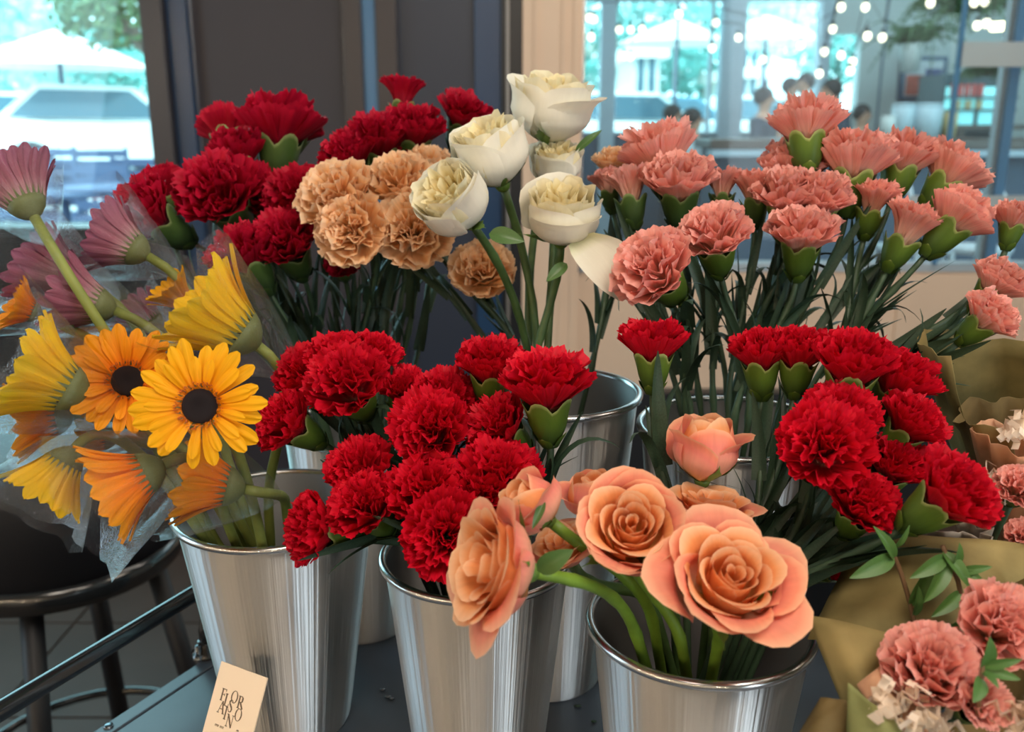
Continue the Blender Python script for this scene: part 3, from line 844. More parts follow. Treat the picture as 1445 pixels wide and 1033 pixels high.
def parasol(px, py, Y, label, r):
    c = on_y(px, py, Y)
    t = empty('street_parasol', (c.x, Y, EX), label, 'parasol')
    rel(MB().tube([(c.x, Y, EX), (c.x, Y, c.z + .1)], .04).build('pole', M['navy'], t), t)
    rel(MB().lathe([(r, 0), (r * .55, r * .2), (.02, r * .4)], tuple(c), 8, cap0=False).build('canopy', M['awning'], t, None, False), t)
parasol(955, 62, 15.5, 'white parasol on a dark pole outside the cafe window', .95)
parasol(1080, 62, 16.5, 'white parasol outside the middle cafe window', 1.15)
parasol(85, 95, 14.0, 'white parasol over the street seen through the bright window', 1.3)
def house(px0, px1, py0, Y, label):
    a, b = on_y(px0, py0, Y), on_y(px1, py0, Y)
    t = empty('pale_building', ((a.x + b.x) / 2, Y, EX), label, 'building')
    rel(part_box('wall', (a.x, Y, EX), (b.x, Y + 4, a.z), M['facade'], t), t)
    rel(part_box('roof', (a.x - .2, Y - .2, a.z), (b.x + .2, Y + 4.2, a.z + .25), M['awning'], t), t)
    for k in range(2):
        x = a.x + (b.x - a.x) * (.2 + .4 * k)
        o = rel(part_box('window', (x, Y - .05, EX + 1.2), (x + (b.x - a.x) * .2, Y, EX + 2.6), M['car_glass'], t), t)
house(893, 932, 82, 23, 'pale building standing behind the slim cafe window pane')
house(1040, 1072, 110, 24, 'pale low building at the edge of the middle cafe window')
house(-60, 110, 100, 27, 'long pale building far across the street')

def patio_chair(px, py, Y, label, rz, red=False):
    c = on_y(px, py, Y)
    t = empty('patio_chair', (c.x, Y, .30), label, 'chair')
    t.rotation_euler.z = rz
    I = Matrix.Identity(4)
    top = c.z - .30
    s = top - .42
    bevel(MB().box((0, 0, s), (.46, .44, .05)).build('seat', M['patio_red' if red else 'patio'], t, I, False), .015)
    for k in range(4):
        MB().box((0, .21, s + .10 + k * .09), (.44, .025, .065)).build('slat', M['patio'], t, I, False)
    for sx in (-1, 1):
        MB().box((sx * .215, .215, (s + top) / 2), (.03, .03, top - s)).build('back_post', M['patio'], t, I, False)
        for sy in (-1, 1):
            MB().box((sx * .2, sy * .19, s / 2), (.035, .035, s)).build('leg', M['patio'], t, I, False)
patio_chair(62, 228, 7.2, 'dark slatted terrace chair in the middle of the row outside', 0.2)
patio_chair(118, 232, 7.0, 'dark slatted terrace chair between two others outside the window', -0.15)
patio_chair(186, 222, 7.4, 'dark slatted terrace chair nearest the window post', 0.1)
patio_chair(92, 206, 8.6, 'terrace chair with a red cushion behind the front row', 3.0, True)
patio_chair(150, 208, 8.6, 'red cushioned terrace chair behind the chair nearest the post', 3.3, True)
patio_chair(10, 224, 7.1, 'dark slatted terrace chair at the outer end of the row', 0.0)
def patio_table(px, py, Y, label):
    c = on_y(px, py, Y)
    t = empty('patio_table', (c.x, Y, .30), label, 'table')
    I = Matrix.Identity(4)
    h = c.z - .30
    MB().lathe([(.36, h - .03), (.38, h - .015), (.36, h)], (0, 0, 0), 24, True, True).build('table_top', M['patio'], t, I)
    MB().tube([(0, 0, 0.02), (0, 0, h - .02)], .03).build('pedestal', M['patio'], t, I)
    MB().lathe([(.22, 0), (.22, .02), (.03, .04)], (0, 0, 0), 20, True, True).build('base', M['patio'], t, I)
patio_table(170, 262, 6.6, 'round dark terrace table close to the window post')
patio_table(90, 270, 6.4, 'round dark terrace table in front of the middle chairs')
# ---------------------------------------------------------------- the cart, its rail, the stool
TZ = 0.84
def on_z(px, py, Z):
    a = P(px, py, 1.0) - Vector((0, 0, CAM_H))
    return Vector((0, 0, CAM_H)) + a * ((Z - CAM_H) / a.z)
eA, eB = on_z(130, 1033, TZ), on_z(300, 922, TZ)
ev = (eB - eA).normalized()
rv = Vector((ev.y, -ev.x, 0))
cart = empty('display_cart', eB + rv * 0.5, 'dark painted steel cart with a groove and a guard rail, under all the buckets', 'cart')
cart.location.z = 0
RC = Matrix((( ev.x, rv.x, 0), (ev.y, rv.y, 0), (0, 0, 1))).to_4x4()
def cart_box(name, s0, s1, w0, w1, z0, z1, mat, bev=0.0):
    c = eB + ev * ((s0 + s1) / 2) + rv * ((w0 + w1) / 2)
    o = MB().box((0, 0, 0), (s1 - s0, w1 - w0, z1 - z0)).build(name, mat, cart, None, False)
    o.matrix_basis = Matrix.Translation(Vector((c.x, c.y, (z0 + z1) / 2)) - cart.location) @ RC
    if bev: bevel(o, bev)
    return o
cart_box('cart_top', -0.75, 0.40, 0.021, 1.0, TZ - 0.03, TZ, M['cart'], 0.002)
cart_box('edge_strip', -0.75, 0.40, 0.0, 0.0195, TZ - 0.03, TZ, M['cart'], 0.002)
cart_box('groove', -0.75, 0.40, 0.019, 0.022, TZ - 0.03, TZ - 0.004, M['black'])
cart_box('back_panel', 0.40, 0.415, 0.0, 1.0, 0.30, TZ + 0.12, M['black'], 0.002)
cart_box('side_panel', -0.75, 0.40, 0.01, 0.025, 0.10, TZ - 0.03, M['black'])
for s0, w0 in ((-0.74, 0.0), (0.36, 0.0), (-0.74, 0.95), (0.36, 0.95)):
    cart_box('leg', s0, s0 + 0.05, w0, w0 + 0.05, 0.0, TZ - 0.03, M['cart'], 0.003)
h = on_z(153, 1025, TZ)
o = MB().lathe([(.0052, 0), (.005, .0015), (.003, .0022)], (0, 0, 0), 14, cap1=True).build('rivet', M['bolt'], cart)
o.location = h - cart.location
RZ = 0.925
r0, r1 = on_z(0, 1003, RZ), on_z(283, 832, RZ)
rdir = (r1 - r0).normalized()
rel(MB().tube([r0 - rdir * .5, r0, r1, r1 + rdir * .02], .0098, 14).build('guard_rail', M['rail'], cart), cart)
pb = on_z(292, 922, TZ)
pt = r1 + rdir * .02
rel(MB().tube([(pb.x, pb.y, TZ), (pb.x, pb.y, TZ + .03), pt], .0075, 12).build('rail_post', M['rail'], cart), cart)
o = MB().lathe([(.017, 0), (.017, .004), (.013, .007), (.011, .016), (.009, .018)], (0, 0, 0), 20, cap1=True).build('post_flange', M['rail'], cart)
o.location = Vector((pb.x, pb.y, TZ)) - cart.location
o = MB().lathe([(.0075, 0), (.0075, .006), (.0045, .006), (.0045, .016), (.0035, .018)], (0, 0, 0), 6, cap1=True).build('bolt', M['bolt'], cart)
o.location = on_z(281, 930, TZ) - cart.location
for px, py in ((540, 975), (548, 985), (553, 988), (815, 998), (838, 1020)):
    c = on_z(px, py, TZ)
    rr = random.Random(px)
    cr = MB().ball((0, 0, 0.0018), .0022, 7, 5, (rr.uniform(.8, 2.2), rr.uniform(.6, 1.2), .7)).build('leaf_crumb', M['bolt'] if px < 560 else M['leaf'])
    cr.location = c
    tag(cr, 'tiny crumb of plant debris lying on the dark cart top between two buckets', 'crumb', 'crumbs on the cart top')

stc = on_z(25, 765, 0.80)
st = empty('bar_stool', (stc.x - .02, stc.y + .16, 0), 'black round barrel bar stool standing behind the cart rail', 'stool')
I4 = Matrix.Identity(4)
MB().lathe([(.185, .70), (.20, .72), (.205, .90), (.195, .92), (.16, .925)], (0, 0, 0), 40, cap1=True).build('seat', M['stool'], st, I4)
MB().lathe([(.205, .69), (.212, .70), (.212, .725), (.203, .73)], (0, 0, 0), 40).build('seat_ring', M['rail'], st, I4)
MB().lathe([(.185, .70), (.01, .695)], (0, 0, 0), 40).build('seat_underside', M['black'], st, I4)
for a in (0.2, 1.75, 3.3, 4.85):
    MB().tube([(.15 * math.cos(a), .15 * math.sin(a), .70), (.27 * math.cos(a), .27 * math.sin(a), 0.0)], .019, 10).build('leg', M['stool'], st, I4)
MB().lathe([(.222 + .009 * math.cos(a), .27 + .009 * math.sin(a)) for a in np.linspace(0, 2 * PI, 9)], (0, 0, 0), 36).build('foot_ring', M['rail'], st, I4)

# ---------------------------------------------------------------- buckets
BK = {}
def bucket(key, px, D, h, R, rb, label):
    d = D * CT + (CAM_H - TZ - h) * ST
    c = Vector(((px - 722.5) / FPX * d, D, TZ))
    t = empty('flower_bucket', c, label, 'bucket', 'aluminium flower buckets')
    n = 9
    outer = [(rb * .86, 0.002), (rb * .97, 0.0), (rb, 0.004)] + [(rb + (R - rb) * i / n, h * i / n) for i in range(1, n + 1)]
    inner = [(R - .0022, h - .001), (rb - .002, .006), (.001, .006)]
    MB().lathe(outer, (0, 0, 0), 72, cap0=True).build('body', M['steel'], t, I4)
    MB().lathe([(R, h)] + inner, (0, 0, 0), 48).build('inner_wall', M['steel_inside'], t, I4)
    MB().lathe([(R + .0012 + .0038 * math.cos(a), h - .002 + .0038 * math.sin(a)) for a in np.linspace(-PI, PI, 13)], (0, 0, 0), 72).build('rim', M['rim'], t, I4)
    BK[key] = dict(c=c, h=h, R=R, rb=rb, t=t)
bucket('FL', 390, .85, .24, .0955, .062, 'bucket of yellow gerberas, beside the cream card and the rail')
bucket('FM', 673, .746, .24, .082, .056, 'bucket holding red carnations in the middle of the front row')
bucket('FR', 988, .634, .24, .083, .056, 'bucket of apricot roses and red carnations next to the paper bouquets')
bucket('BM', 775, .934, .335, .0935, .063, 'taller bucket of white roses with an empty looking rim, behind the front row')
bucket('BR', 1040, .875, .316, .095, .066, 'bucket of coral pink carnations behind the apricot roses')
bucket('BL', 500, 1.045, .26, .082, .060, 'rear bucket of crimson carnations, only its lower side showing between two buckets')

# ---------------------------------------------------------------- card
K0 = on_z(318, 1052, TZ)
cz = on_z(312, 1075, TZ)
def card():
    tl, tr = P(312.5, 933, .84), P(377.3, 957, .81)
    ux = (tr - tl)
    W = ux.length; ux.normalize()
    dn = P(292, 1037, .825) - tl
    dn = (dn - ux * dn.dot(ux)).normalized()
    H = W * 1.75
    nrm = ux.cross(-dn).normalized()
    if nrm.dot(Vector((0, -1, 1))) < 0: nrm = -nrm
    t = empty('price_card', tl + ux * W / 2 + dn * H, 'small cream card with interleaved brown lettering leaning by the gerbera bucket', 'card')
    Mx = Matrix((ux, -dn, nrm)).transposed().to_4x4()
    Mx.translation = tl - t.location
    mb = MB().box((W / 2, -H / 2, -.0006), (W, H, .0012))
    mb.build('card_sheet', M['card'], t, Mx, False)
    def stroke(m, x0, y0, x1, y1, w):
        d = Vector((x1 - x0, y1 - y0)); L = d.length; d /= L
        R = Matrix.Rotation(math.atan2(d.y, d.x), 4, 'Z')
        m.box(((x0 + x1) / 2, (y0 + y1) / 2, .00012), (L, w, .0002), R)
    tk, th = .16, .06                                   # thick and thin strokes of a serif letter, in cap heights
    def ring(m, cx, cy, rx, ry):
        N = 18
        o = [(cx + rx * math.cos(a * 2 * PI / N), cy + ry * math.sin(a * 2 * PI / N), .0002) for a in range(N)]
        i = [(cx + (rx - tk * .95 * abs(math.cos(a * 2 * PI / N)) - th * abs(math.sin(a * 2 * PI / N))) * math.cos(a * 2 * PI / N), cy + (ry - th) * math.sin(a * 2 * PI / N), .0002) for a in range(N)]
        m.add(o + i, [(a, (a + 1) % N, N + (a + 1) % N, N + a) for a in range(N)])
    L = {
        'F': lambda m: (stroke(m, .14, -.5, .14, .5, tk), stroke(m, 0, .47, .58, .47, th), stroke(m, .14, .03, .45, .03, th), stroke(m, 0, -.48, .30, -.48, th), stroke(m, .57, .3, .57, .5, th), stroke(m, .45, -.08, .45, .13, th)),
        'L': lambda m: (stroke(m, .14, -.5, .14, .5, tk), stroke(m, 0, .48, .30, .48, th), stroke(m, 0, -.47, .62, -.47, th), stroke(m, .61, -.5, .61, -.25, th)),
        'O': lambda m: ring(m, .45, 0, .45, .52),
        'R': lambda m: (stroke(m, .14, -.5, .14, .5, tk), stroke(m, 0, -.48, .30, -.48, th), stroke(m, 0, .47, .40, .47, th), stroke(m, .14, .0, .40, .0, th), stroke(m, .52, .06, .52, .42, tk), stroke(m, .40, .47, .52, .40, th * 1.3), stroke(m, .40, .0, .52, .08, th * 1.3), stroke(m, .32, 0, .72, -.5, tk)),
        'A': lambda m: (stroke(m, .08, -.5, .42, .5, th), stroke(m, .42, .5, .76, -.5, tk), stroke(m, .20, -.14, .62, -.14, th), stroke(m, -.05, -.48, .22, -.48, th), stroke(m, .62, -.48, .92, -.48, th)),
        'I': lambda m: (stroke(m, .14, -.5, .14, .5, tk), stroke(m, 0, .48, .30, .48, th), stroke(m, 0, -.48, .30, -.48, th)),
        'S': lambda m: [stroke(m, *a) for a in ((.50, .30, .44, .44, th), (.44, .44, .28, .49, th), (.28, .49, .10, .40, tk * .7), (.10, .40, .08, .22, tk), (.08, .22, .45, -.12, tk), (.45, -.12, .50, -.30, tk), (.50, -.30, .38, -.46, tk * .7), (.38, -.46, .18, -.48, th), (.18, -.48, .05, -.28, th))],
        'N': lambda m: (stroke(m, .12, -.5, .12, .5, th), stroke(m, .10, .48, .74, -.5, tk), stroke(m, .74, -.5, .74, .5, th), stroke(m, -.02, -.48, .26, -.48, th), stroke(m, .60, .48, .88, .48, th), stroke(m, -.04, .48, .16, .48, th)),
    }
    VH = W * 1.30
    cap = W * .18
    for ch, u, v in (('F', .235, .37), ('L', .335, .43), ('O', .447, .34), ('R', .609, .385), ('A', .245, .565), ('I', .400, .63), ('S', .442, .497), ('O', .613, .579), ('N', .475, .72)):
        m = MB(); L[ch](m)
        S = Matrix.Diagonal((cap * .9, cap, 1, 1))
        o = m.build('letter', M['ink'], t, Mx @ Matrix.Translation((u * W - cap * .33, -(.112 + .914 * v) * W, 0)) @ S, False)
    m = MB()
    for k in range(9):
        if k != 4: stroke(m, k * .16, -.1, k * .16, .12, .06); stroke(m, k * .16, .1, k * .16 + .09, .1, .05)
    m.build('small_print', M['ink'], t, Mx @ Matrix.Translation((.22 * W, -.90 * W, 0)) @ Matrix.Diagonal((cap * .75, cap * .75, 1, 1)), False)
    m = MB()
    stroke(m, 0, -.2, .06, -.2, .06); ring(m, .3, -.05, .16, .18); ring(m, .62, -.05, .16, .18)
    m.build('small_print', M['ink'], t, Mx @ Matrix.Translation((.66 * W, -.85 * W, 0)) @ Matrix.Diagonal((cap * .4, cap * .4, 1, 1)), False)
card()

# ---------------------------------------------------------------- flower meshes
def bez(a, b, c, t):
    return (1 - t) ** 2 * a + 2 * t * (1 - t) * b + t ** 2 * c

def carn_petal(mb, phi, rt, zt, w, rr, teeth=9, amp=.12, droop=0.0, nu=6, bite=1.0):
    nv = 2 * teeth + 1
    v = np.linspace(-1, 1, nv)[None, :]
    u = np.linspace(0, 1, nu)[:, None]
    tooth = np.zeros((nu, nv))
    tooth[-1] = .038 * bite * np.where(np.arange(nv) % 2 == 0, -1, 1) * np.array([rr.uniform(.5, 1.5) for _ in range(nv)])
    up = np.clip(u * (1 - .07 * v ** 2) + tooth, 0, 1.1)
    c_r, c_z = rt * (.66 if zt < .9 else .40), zt * (.45 if zt < .9 else .7) + .02
    r = bez(.08, c_r, rt, up)
    z = bez(-.16, c_z, zt, up) - droop * up ** 3
    dr = 2 * (1 - up) * (c_r - .08) + 2 * up * (rt - c_r)
    dz = 2 * (1 - up) * (c_z + .16) + 2 * up * (zt - c_z) - 3 * droop * up ** 2
    L = np.sqrt(dr ** 2 + dz ** 2) + 1e-6
    p = [rr.uniform(0, 6.28) for _ in range(3)]
    f1, f2 = rr.uniform(4.5, 6.5), rr.uniform(9, 12)
    nd = amp * u ** 1.6 * (np.sin(f1 * v + p[0]) * .75 + np.sin(f2 * v + p[1]) * .45) + amp * .5 * u * math.sin(p[2])
    t = v * w * (.22 + .78 * u ** .75)
    rad = r + nd * (-dz / L) - t ** 2 / (2 * np.maximum(rt, .45)) * .8
    zz = z + nd * (dr / L)
    x = rad * math.cos(phi) - t * math.sin(phi)
    y = rad * math.sin(phi) + t * math.cos(phi)
    uv = np.stack([np.broadcast_to(u, (nu, nv)), np.broadcast_to(v * .5 + .5, (nu, nv)) + phi], -1)
    mb.grid(np.stack([x, y, zz], -1), uv=uv)

def carnation_meshes(col, seed, shape):
    """shape: 'open' a full pompom, 'cup' a narrower flower, 'flat' an old, wide one."""
    rr = random.Random(seed)
    if shape == 'open':
        outer = (10, 1.0, .70, .56); rings = ((10, .90, .84, .46), (9, .70, 1.0, .40), (8, .47, 1.08, .33), (5, .22, 1.08, .26))
    elif shape == 'cup':
        outer = (9, .92, 1.08, .54); rings = ((8, .78, 1.14, .42), (8, .58, 1.20, .35), (6, .36, 1.20, .28), (3, .15, 1.16, .22))
    elif shape == 'soft':
        outer = (9, 1.0, .66, .64); rings = ((8, .92, .84, .54), (7, .70, 1.0, .48), (6, .45, 1.08, .40), (4, .2, 1.08, .3))
    else:
        outer = (10, 1.05, .80, .58); rings = ((9, .92, .98, .48), (9, .72, 1.06, .40), (7, .47, 1.1, .32), (4, .22, 1.1, .25))
    col_m = M[col]
    petals = []
    n, rt, zt, w = outer
    for k in range(n):
        mb = MB()
        carn_petal(mb, 2 * PI * k / n + rr.uniform(-.12, .12), rt * rr.uniform(.93, 1.06), zt * rr.uniform(.88, 1.08), w * rr.uniform(.9, 1.15), rr, amp=.075, droop=rr.uniform(0, .14) * (shape != 'cup'), bite=.5 if shape == 'soft' else 1)
        petals.append(mb.mesh('petal', col_m))
    mb = MB()
    for n, rt, zt, w in rings:
        off = rr.random() * 6
        for k in range(n):
            carn_petal(mb, off + 2 * PI * k / n + rr.uniform(-.35, .35), rt * rr.uniform(.78, 1.12), zt * rr.uniform(.88, 1.08), w * rr.uniform(.8, 1.2), rr, teeth=8, amp=.15, nu=5, bite=.5 if shape == 'soft' else 1)
    ruffle = mb.mesh('petal_ruffle', col_m)
    return petals, ruffle

def calyx_mesh(seed, mat):
    rr = random.Random(seed)
    nv, nu = 30, 8
    th = np.arange(nv) * 2 * PI / nv
    u = np.linspace(0, 1, nu)[:, None]
    lob = np.abs(np.cos(2.5 * th + rr.random())) ** .6
    zt = -.20 + .44 * lob
    z = -.92 + (zt[None, :] + .92) * u
    r = .15 + .32 * np.clip(np.sin(np.clip((z + .95) / .80, 0, 1) * PI / 2), 0, 1) ** .9 + .30 * np.clip(z + .22, 0, 1)
    r = r * (1 - .10 * (1 - lob) ** 2)[None, :]
    mb = MB()
    uv = np.stack([np.broadcast_to(u, (nu, nv)), np.broadcast_to(th[None, :] / 6.28, (nu, nv))], -1)
    mb.grid(np.stack([r * np.cos(th), r * np.sin(th), z], -1), closed=True, uv=uv)
    for k in range(4):                              # small scales hugging the foot of the calyx
        a0 = k * PI / 2 + .4
        uu = np.linspace(0, 1, 5)[:, None]; vv = np.linspace(-1, 1, 5)[None, :]
        hw = .75 * np.sqrt(np.clip(1 - uu ** 1.6, 0, 1)) + .02
        ang = a0 + vv * hw
        zz = -.98 + uu * (.40 if k % 2 else .30)
        rad = .16 + .32 * np.clip(np.sin(np.clip((zz + .95) / .80, 0, 1) * PI / 2), 0, 1) ** .9 + .035 + .02 * uu
        mb.grid(np.stack([rad * np.cos(ang), rad * np.sin(ang), np.broadcast_to(zz, ang.shape)], -1))
    return mb.mesh('calyx', mat)

CARN = {}
for ci, col in enumerate(('red', 'crimson', 'pink', 'peach')):
    for si, shape in enumerate(('open', 'cup', 'flat', 'soft')):
        CARN[col, shape] = [carnation_meshes(col, 100 + ci * 10 + si * 3 + k, shape) for k in range(2)]
CALYX = {m: [calyx_mesh(7 + k, M[m]) for k in range(2)] for m in ('calyx', 'calyx_dark')}

def strap_leaf_mesh(seed, mat, L=1.0, wd=.055, curl=.5):
    rr = random.Random(seed)
    u = np.linspace(0, 1, 9)[:, None]; v = np.linspace(-1, 1, 4)[None, :]
    hw = wd * (1 - u ** 1.8) ** .8 + .004
    a = curl * u
    z = L * u * np.cos(a * .8)
    x = L * (.18 * u + .35 * curl * u ** 2) + np.abs(v) * hw * .5
    y = v * hw + .05 * math.sin(seed) * u ** 2
    return MB().grid(np.stack([np.broadcast_to(x, y.shape), y, np.broadcast_to(z, y.shape)], -1)).mesh('leaf', mat)
STRAP = [strap_leaf_mesh(k, M['leaf'], 1, .055 + .012 * (k % 3), [.2, .6, 1.0, 1.5][k % 4]) for k in range(6)]

def head_matrix(origin, axis, R, spin):
    z = axis.normalized()
    x = z.orthogonal().normalized()
    x = Quaternion(z, spin) @ x
    y = z.cross(x)
    m = Matrix((x, y, z)).transposed().to_4x4()
    m = m @ Matrix.Diagonal((R, R, R, 1))
    m.translation = origin
    return m

def cubic(a, b, c, d, t):
    s = 1 - t
    return a * s ** 3 + b * 3 * s * s * t + c * 3 * s * t * t + d * t ** 3

def stem_path(base, axis, bk, rr, stiff=.35, q=None):
    """From the foot of the head down through the bucket's mouth to its bottom."""
    b = BK[bk]
    mouth = b['c'] + Vector((0, 0, b['h']))
    off = Vector((base.x - mouth.x, base.y - mouth.y, 0))
    k = min(1.0, off.length / (1.7 * b['R']))
    dirn = off.normalized() if off.length > 1e-4 else Vector((1, 0, 0))
    j = Vector((rr.uniform(-1, 1), rr.uniform(-1, 1), 0)) * b['R'] * .28
    Q = mouth + dirn * b['R'] * .66 * k + j
    o2 = Q - mouth
    if o2.length > b['R'] * .86: Q = mouth + o2 * (b['R'] * .86 / o2.length)
    if q is not None: Q = Vector(q)
    B = b['c'] + Vector((-dirn.x * b['rb'] * .5 * k + rr.uniform(-.3, .3) * b['rb'], -dirn.y * b['rb'] * .5 * k + rr.uniform(-.3, .3) * b['rb'], .012))
    L = (base - Q).length
    t0 = -axis * L * stiff
    t1 = (Q - B).normalized() * L * .38
    pts = [cubic(base, base + t0, Q + t1, Q, i / 14) for i in range(15)]
    pts += [Q.lerp(B, i / 3) for i in (1, 2, 3)]
    return pts, B

def stem_mesh(pts, r, mat, nodes=.4, sides=8):
    n = len(pts)
    rad = [r * (1 + (nodes if i % 5 == 3 else 0)) for i in range(n)]
    return MB().tube(pts, rad, sides).mesh('stem', mat)

def part(name, me, root, Mw):
    o = bpy.data.objects.new(name, me)
    C.objects.link(o)
    o.parent = root
    m = Mw.copy(); m.translation = Mw.translation - root.location
    o.matrix_basis = m
    return o

COUNT = [0]
def carnation(px, py, r, ax, d, bk, label, col='red', shape='open', group=None, leaves=2, calyx='calyx', q=None, squash=1.0):
    COUNT[0] += 1
    rr = random.Random(COUNT[0] * 7 + 1)
    R = r * d / FPX
    axis = dirw(*ax)
    zc = {'open': .55, 'cup': .6, 'flat': .55, 'soft': .55}[shape]
    org = P(px, py, d) - axis * zc * R
    Mh = head_matrix(org, axis, R, rr.uniform(0, 6.28))
    base = org - axis * .9 * R
    if bk is None:
        B = Vector(q); L = (base - B).length
        pts = [cubic(base, base - axis * L * .4, B + (base - B) * .25, B, i / 12) for i in range(13)]
    else:
        pts, B = stem_path(base, axis, bk, rr, q=q)
    root = empty('carnation', B, label, 'carnation', group)
    petals, ruffle = CARN[col, shape][COUNT[0] % 2]
    part('petal_ruffle', ruffle, root, Mh)['kind'] = 'stuff'
    for me in petals: part('petal', me, root, Mh)
    part('calyx', CALYX[calyx][COUNT[0] % 2], root, Mh)
    link('stem', stem_mesh(pts, .0030, M['stem']), root)
    for k in range(leaves):
        i = 4 + int(k * 9 / leaves)
        tdir = (pts[i - 1] - pts[i]).normalized()
        Ml = head_matrix(pts[i], tdir, rr.uniform(.06, .10), rr.uniform(0, 6.28))
        part('leaf', STRAP[rr.randrange(6)], root, Ml)
    return root

# roses -----------------------------------------------------------
def rose_petal(rho, h, om, flare, close, phi, rr, ripple=.03, point=.0, nu=9, nv=11, spiral=.07, rb=.12, roll=.3):
    u = np.linspace(0, 1, nu)[:, None]; v = np.linspace(-1, 1, nv)[None, :]
    up = u * (1 - .30 * np.abs(v) ** 3.2 + point * (1 - np.abs(v)) ** 2)
    s = np.clip((up - .62) / .38, 0, 1.2)
    rise = np.sin(np.clip(up / .55, 0, 1) * PI / 2) ** .85
    r = rb + (rho - rb) * rise - close * rho * np.clip((up - .45) / .55, 0, 1.2) ** 2 + flare * s ** 1.6
    z = h * up - roll * flare * s ** 2.5
    p1, p2 = rr.uniform(0, 6.28), rr.uniform(0, 6.28)
    wob = ripple * u ** 2 * (np.sin(3.2 * v + p1) + .6 * np.sin(7 * v + p2))
    r = r * (1 + spiral * v) + wob + .05 * np.clip((up - .82) / .18, 0, 1.3) ** 2
    z = z + wob * .7
    hw = om * (.45 + .55 * np.sin(np.clip(u * 1.5, 0, 1) * PI / 2))
    a = phi + hw * v
    uv = np.stack([np.broadcast_to(u, a.shape), np.broadcast_to(v * .5 + .5, a.shape) + phi], -1)
    return np.stack([r * np.cos(a), r * np.sin(a), np.broadcast_to(z, a.shape)], -1), uv

def rose_meshes(layers, mats, seed, **kw):
    """layers: (count, rho, height, half angle in degrees, flare, close, material key, ripple, point)"""
    rr = random.Random(seed)
    out = []
    off = 0
    for n, rho, h, om, fl, cl, mk, rip, pt in layers:
        off += rr.uniform(.4, .9)
        for k in range(n):
            mb = MB()
            g, uv = rose_petal(rho * rr.uniform(.92, 1.08), h * rr.uniform(.94, 1.05), math.radians(om), fl * rr.uniform(.6, 1.4), cl, off + 2 * PI * k / n + rr.uniform(-.22, .22), rr, rip * 1.25, pt * 1.4)
            tl = rr.uniform(-.07, .07); tq = rr.uniform(-.06, .06)
            g = g + np.stack([tl * g[..., 2], tq * g[..., 2], -tl * g[..., 0] - tq * g[..., 1]], -1)
            mb.grid(g, uv=uv)
            out.append(mb.mesh('petal', M[mk]))
    return out

ROSE = {
    'open': rose_meshes([(5, .82, .96, 56, .20, .0, 'orange_out', .03, .07), (5, .75, 1.04, 52, .15, .0, 'orange_out', .025, .06), (5, .60, 1.04, 55, .14, .02, 'orange_in', .015, .04),
                         (5, .47, 1.06, 58, .07, .04, 'orange_in', .012, .03), (4, .35, 1.06, 68, .03, .06, 'orange_in', .01, .02), (3, .24, 1.05, 84, .0, .06, 'orange_in', .008, .0), (2, .13, 1.03, 120, .0, .05, 'orange_in', .004, .0)], None, 1),
    'open2': rose_meshes([(5, .84, .88, 56, .28, .0, 'orange_out', .035, .08), (5, .77, .98, 52, .19, .0, 'orange_out', .03, .07), (5, .62, 1.0, 55, .17, .02, 'orange_in', .016, .05),
                          (5, .48, 1.02, 58, .09, .04, 'orange_in', .012, .03), (4, .36, 1.02, 68, .04, .06, 'orange_in', .01, .02), (3, .25, 1.01, 84, .0, .06, 'orange_in', .008, .0), (2, .13, .99, 120, .0, .05, 'orange_in', .004, .0)], None, 5),
    'side': rose_meshes([(5, .82, 1.02, 56, .34, .0, 'orange_out', .035, .05), (5, .74, 1.14, 52, .28, .0, 'orange_in', .03, .05), (5, .62, 1.20, 55, .20, .02, 'orange_in', .03, .05),
                         (5, .45, 1.20, 60, .12, .04, 'orange_in', .02, .03), (3, .26, 1.18, 80, .03, .05, 'orange_in', .01, .0)], None, 9),
    'bud': rose_meshes([(3, .92, 1.40, 62, .26, .08, 'orange_out', .03, .10), (3, .86, 1.62, 66, .04, .32, 'orange_out', .015, .05), (3, .72, 1.72, 66, .0, .40, 'orange_in', .01, .04),
                        (3, .52, 1.74, 75, .0, .35, 'orange_in', .01, .02), (2, .28, 1.70, 110, .0, .3, 'orange_in', .005, .0)], None, 13),
    'white': rose_meshes([(3, .93, 1.50, 72, .07, .04, 'white_out', .03, .02), (4, .90, 1.58, 60, .05, .08, 'white_out', .03, .0), (6, .80, 1.62, 42, .05, .12, 'white_mid', .06, .0),
                          (7, .66, 1.64, 36, .05, .10, 'white_mid', .07, .0), (8, .50, 1.64, 34, .05, .08, 'white_in', .07, .0), (7, .34, 1.62, 38, .05, .06, 'white_in', .06, .0), (5, .18, 1.60, 50, .02, .0, 'white_in', .03, .0)], None, 17),
    'white2': rose_meshes([(2, .96, 1.42, 78, .26, .02, 'white_out', .03, .02), (4, .90, 1.58, 60, .06, .08, 'white_out', .03, .0), (6, .80, 1.62, 42, .05, .13, 'white_mid', .05, .0),
                           (7, .64, 1.64, 36, .05, .11, 'white_mid', .06, .0), (7, .48, 1.64, 36, .04, .09, 'white_in', .06, .0), (6, .32, 1.62, 42, .03, .05, 'white_in', .05, .0), (4, .17, 1.60, 60, .02, .0, 'white_in', .03, .0)], None, 23),
}
RH = {'open': 1.0, 'open2': .95, 'side': 1.1, 'bud': 1.6, 'white': 1.55, 'white2': 1.55}

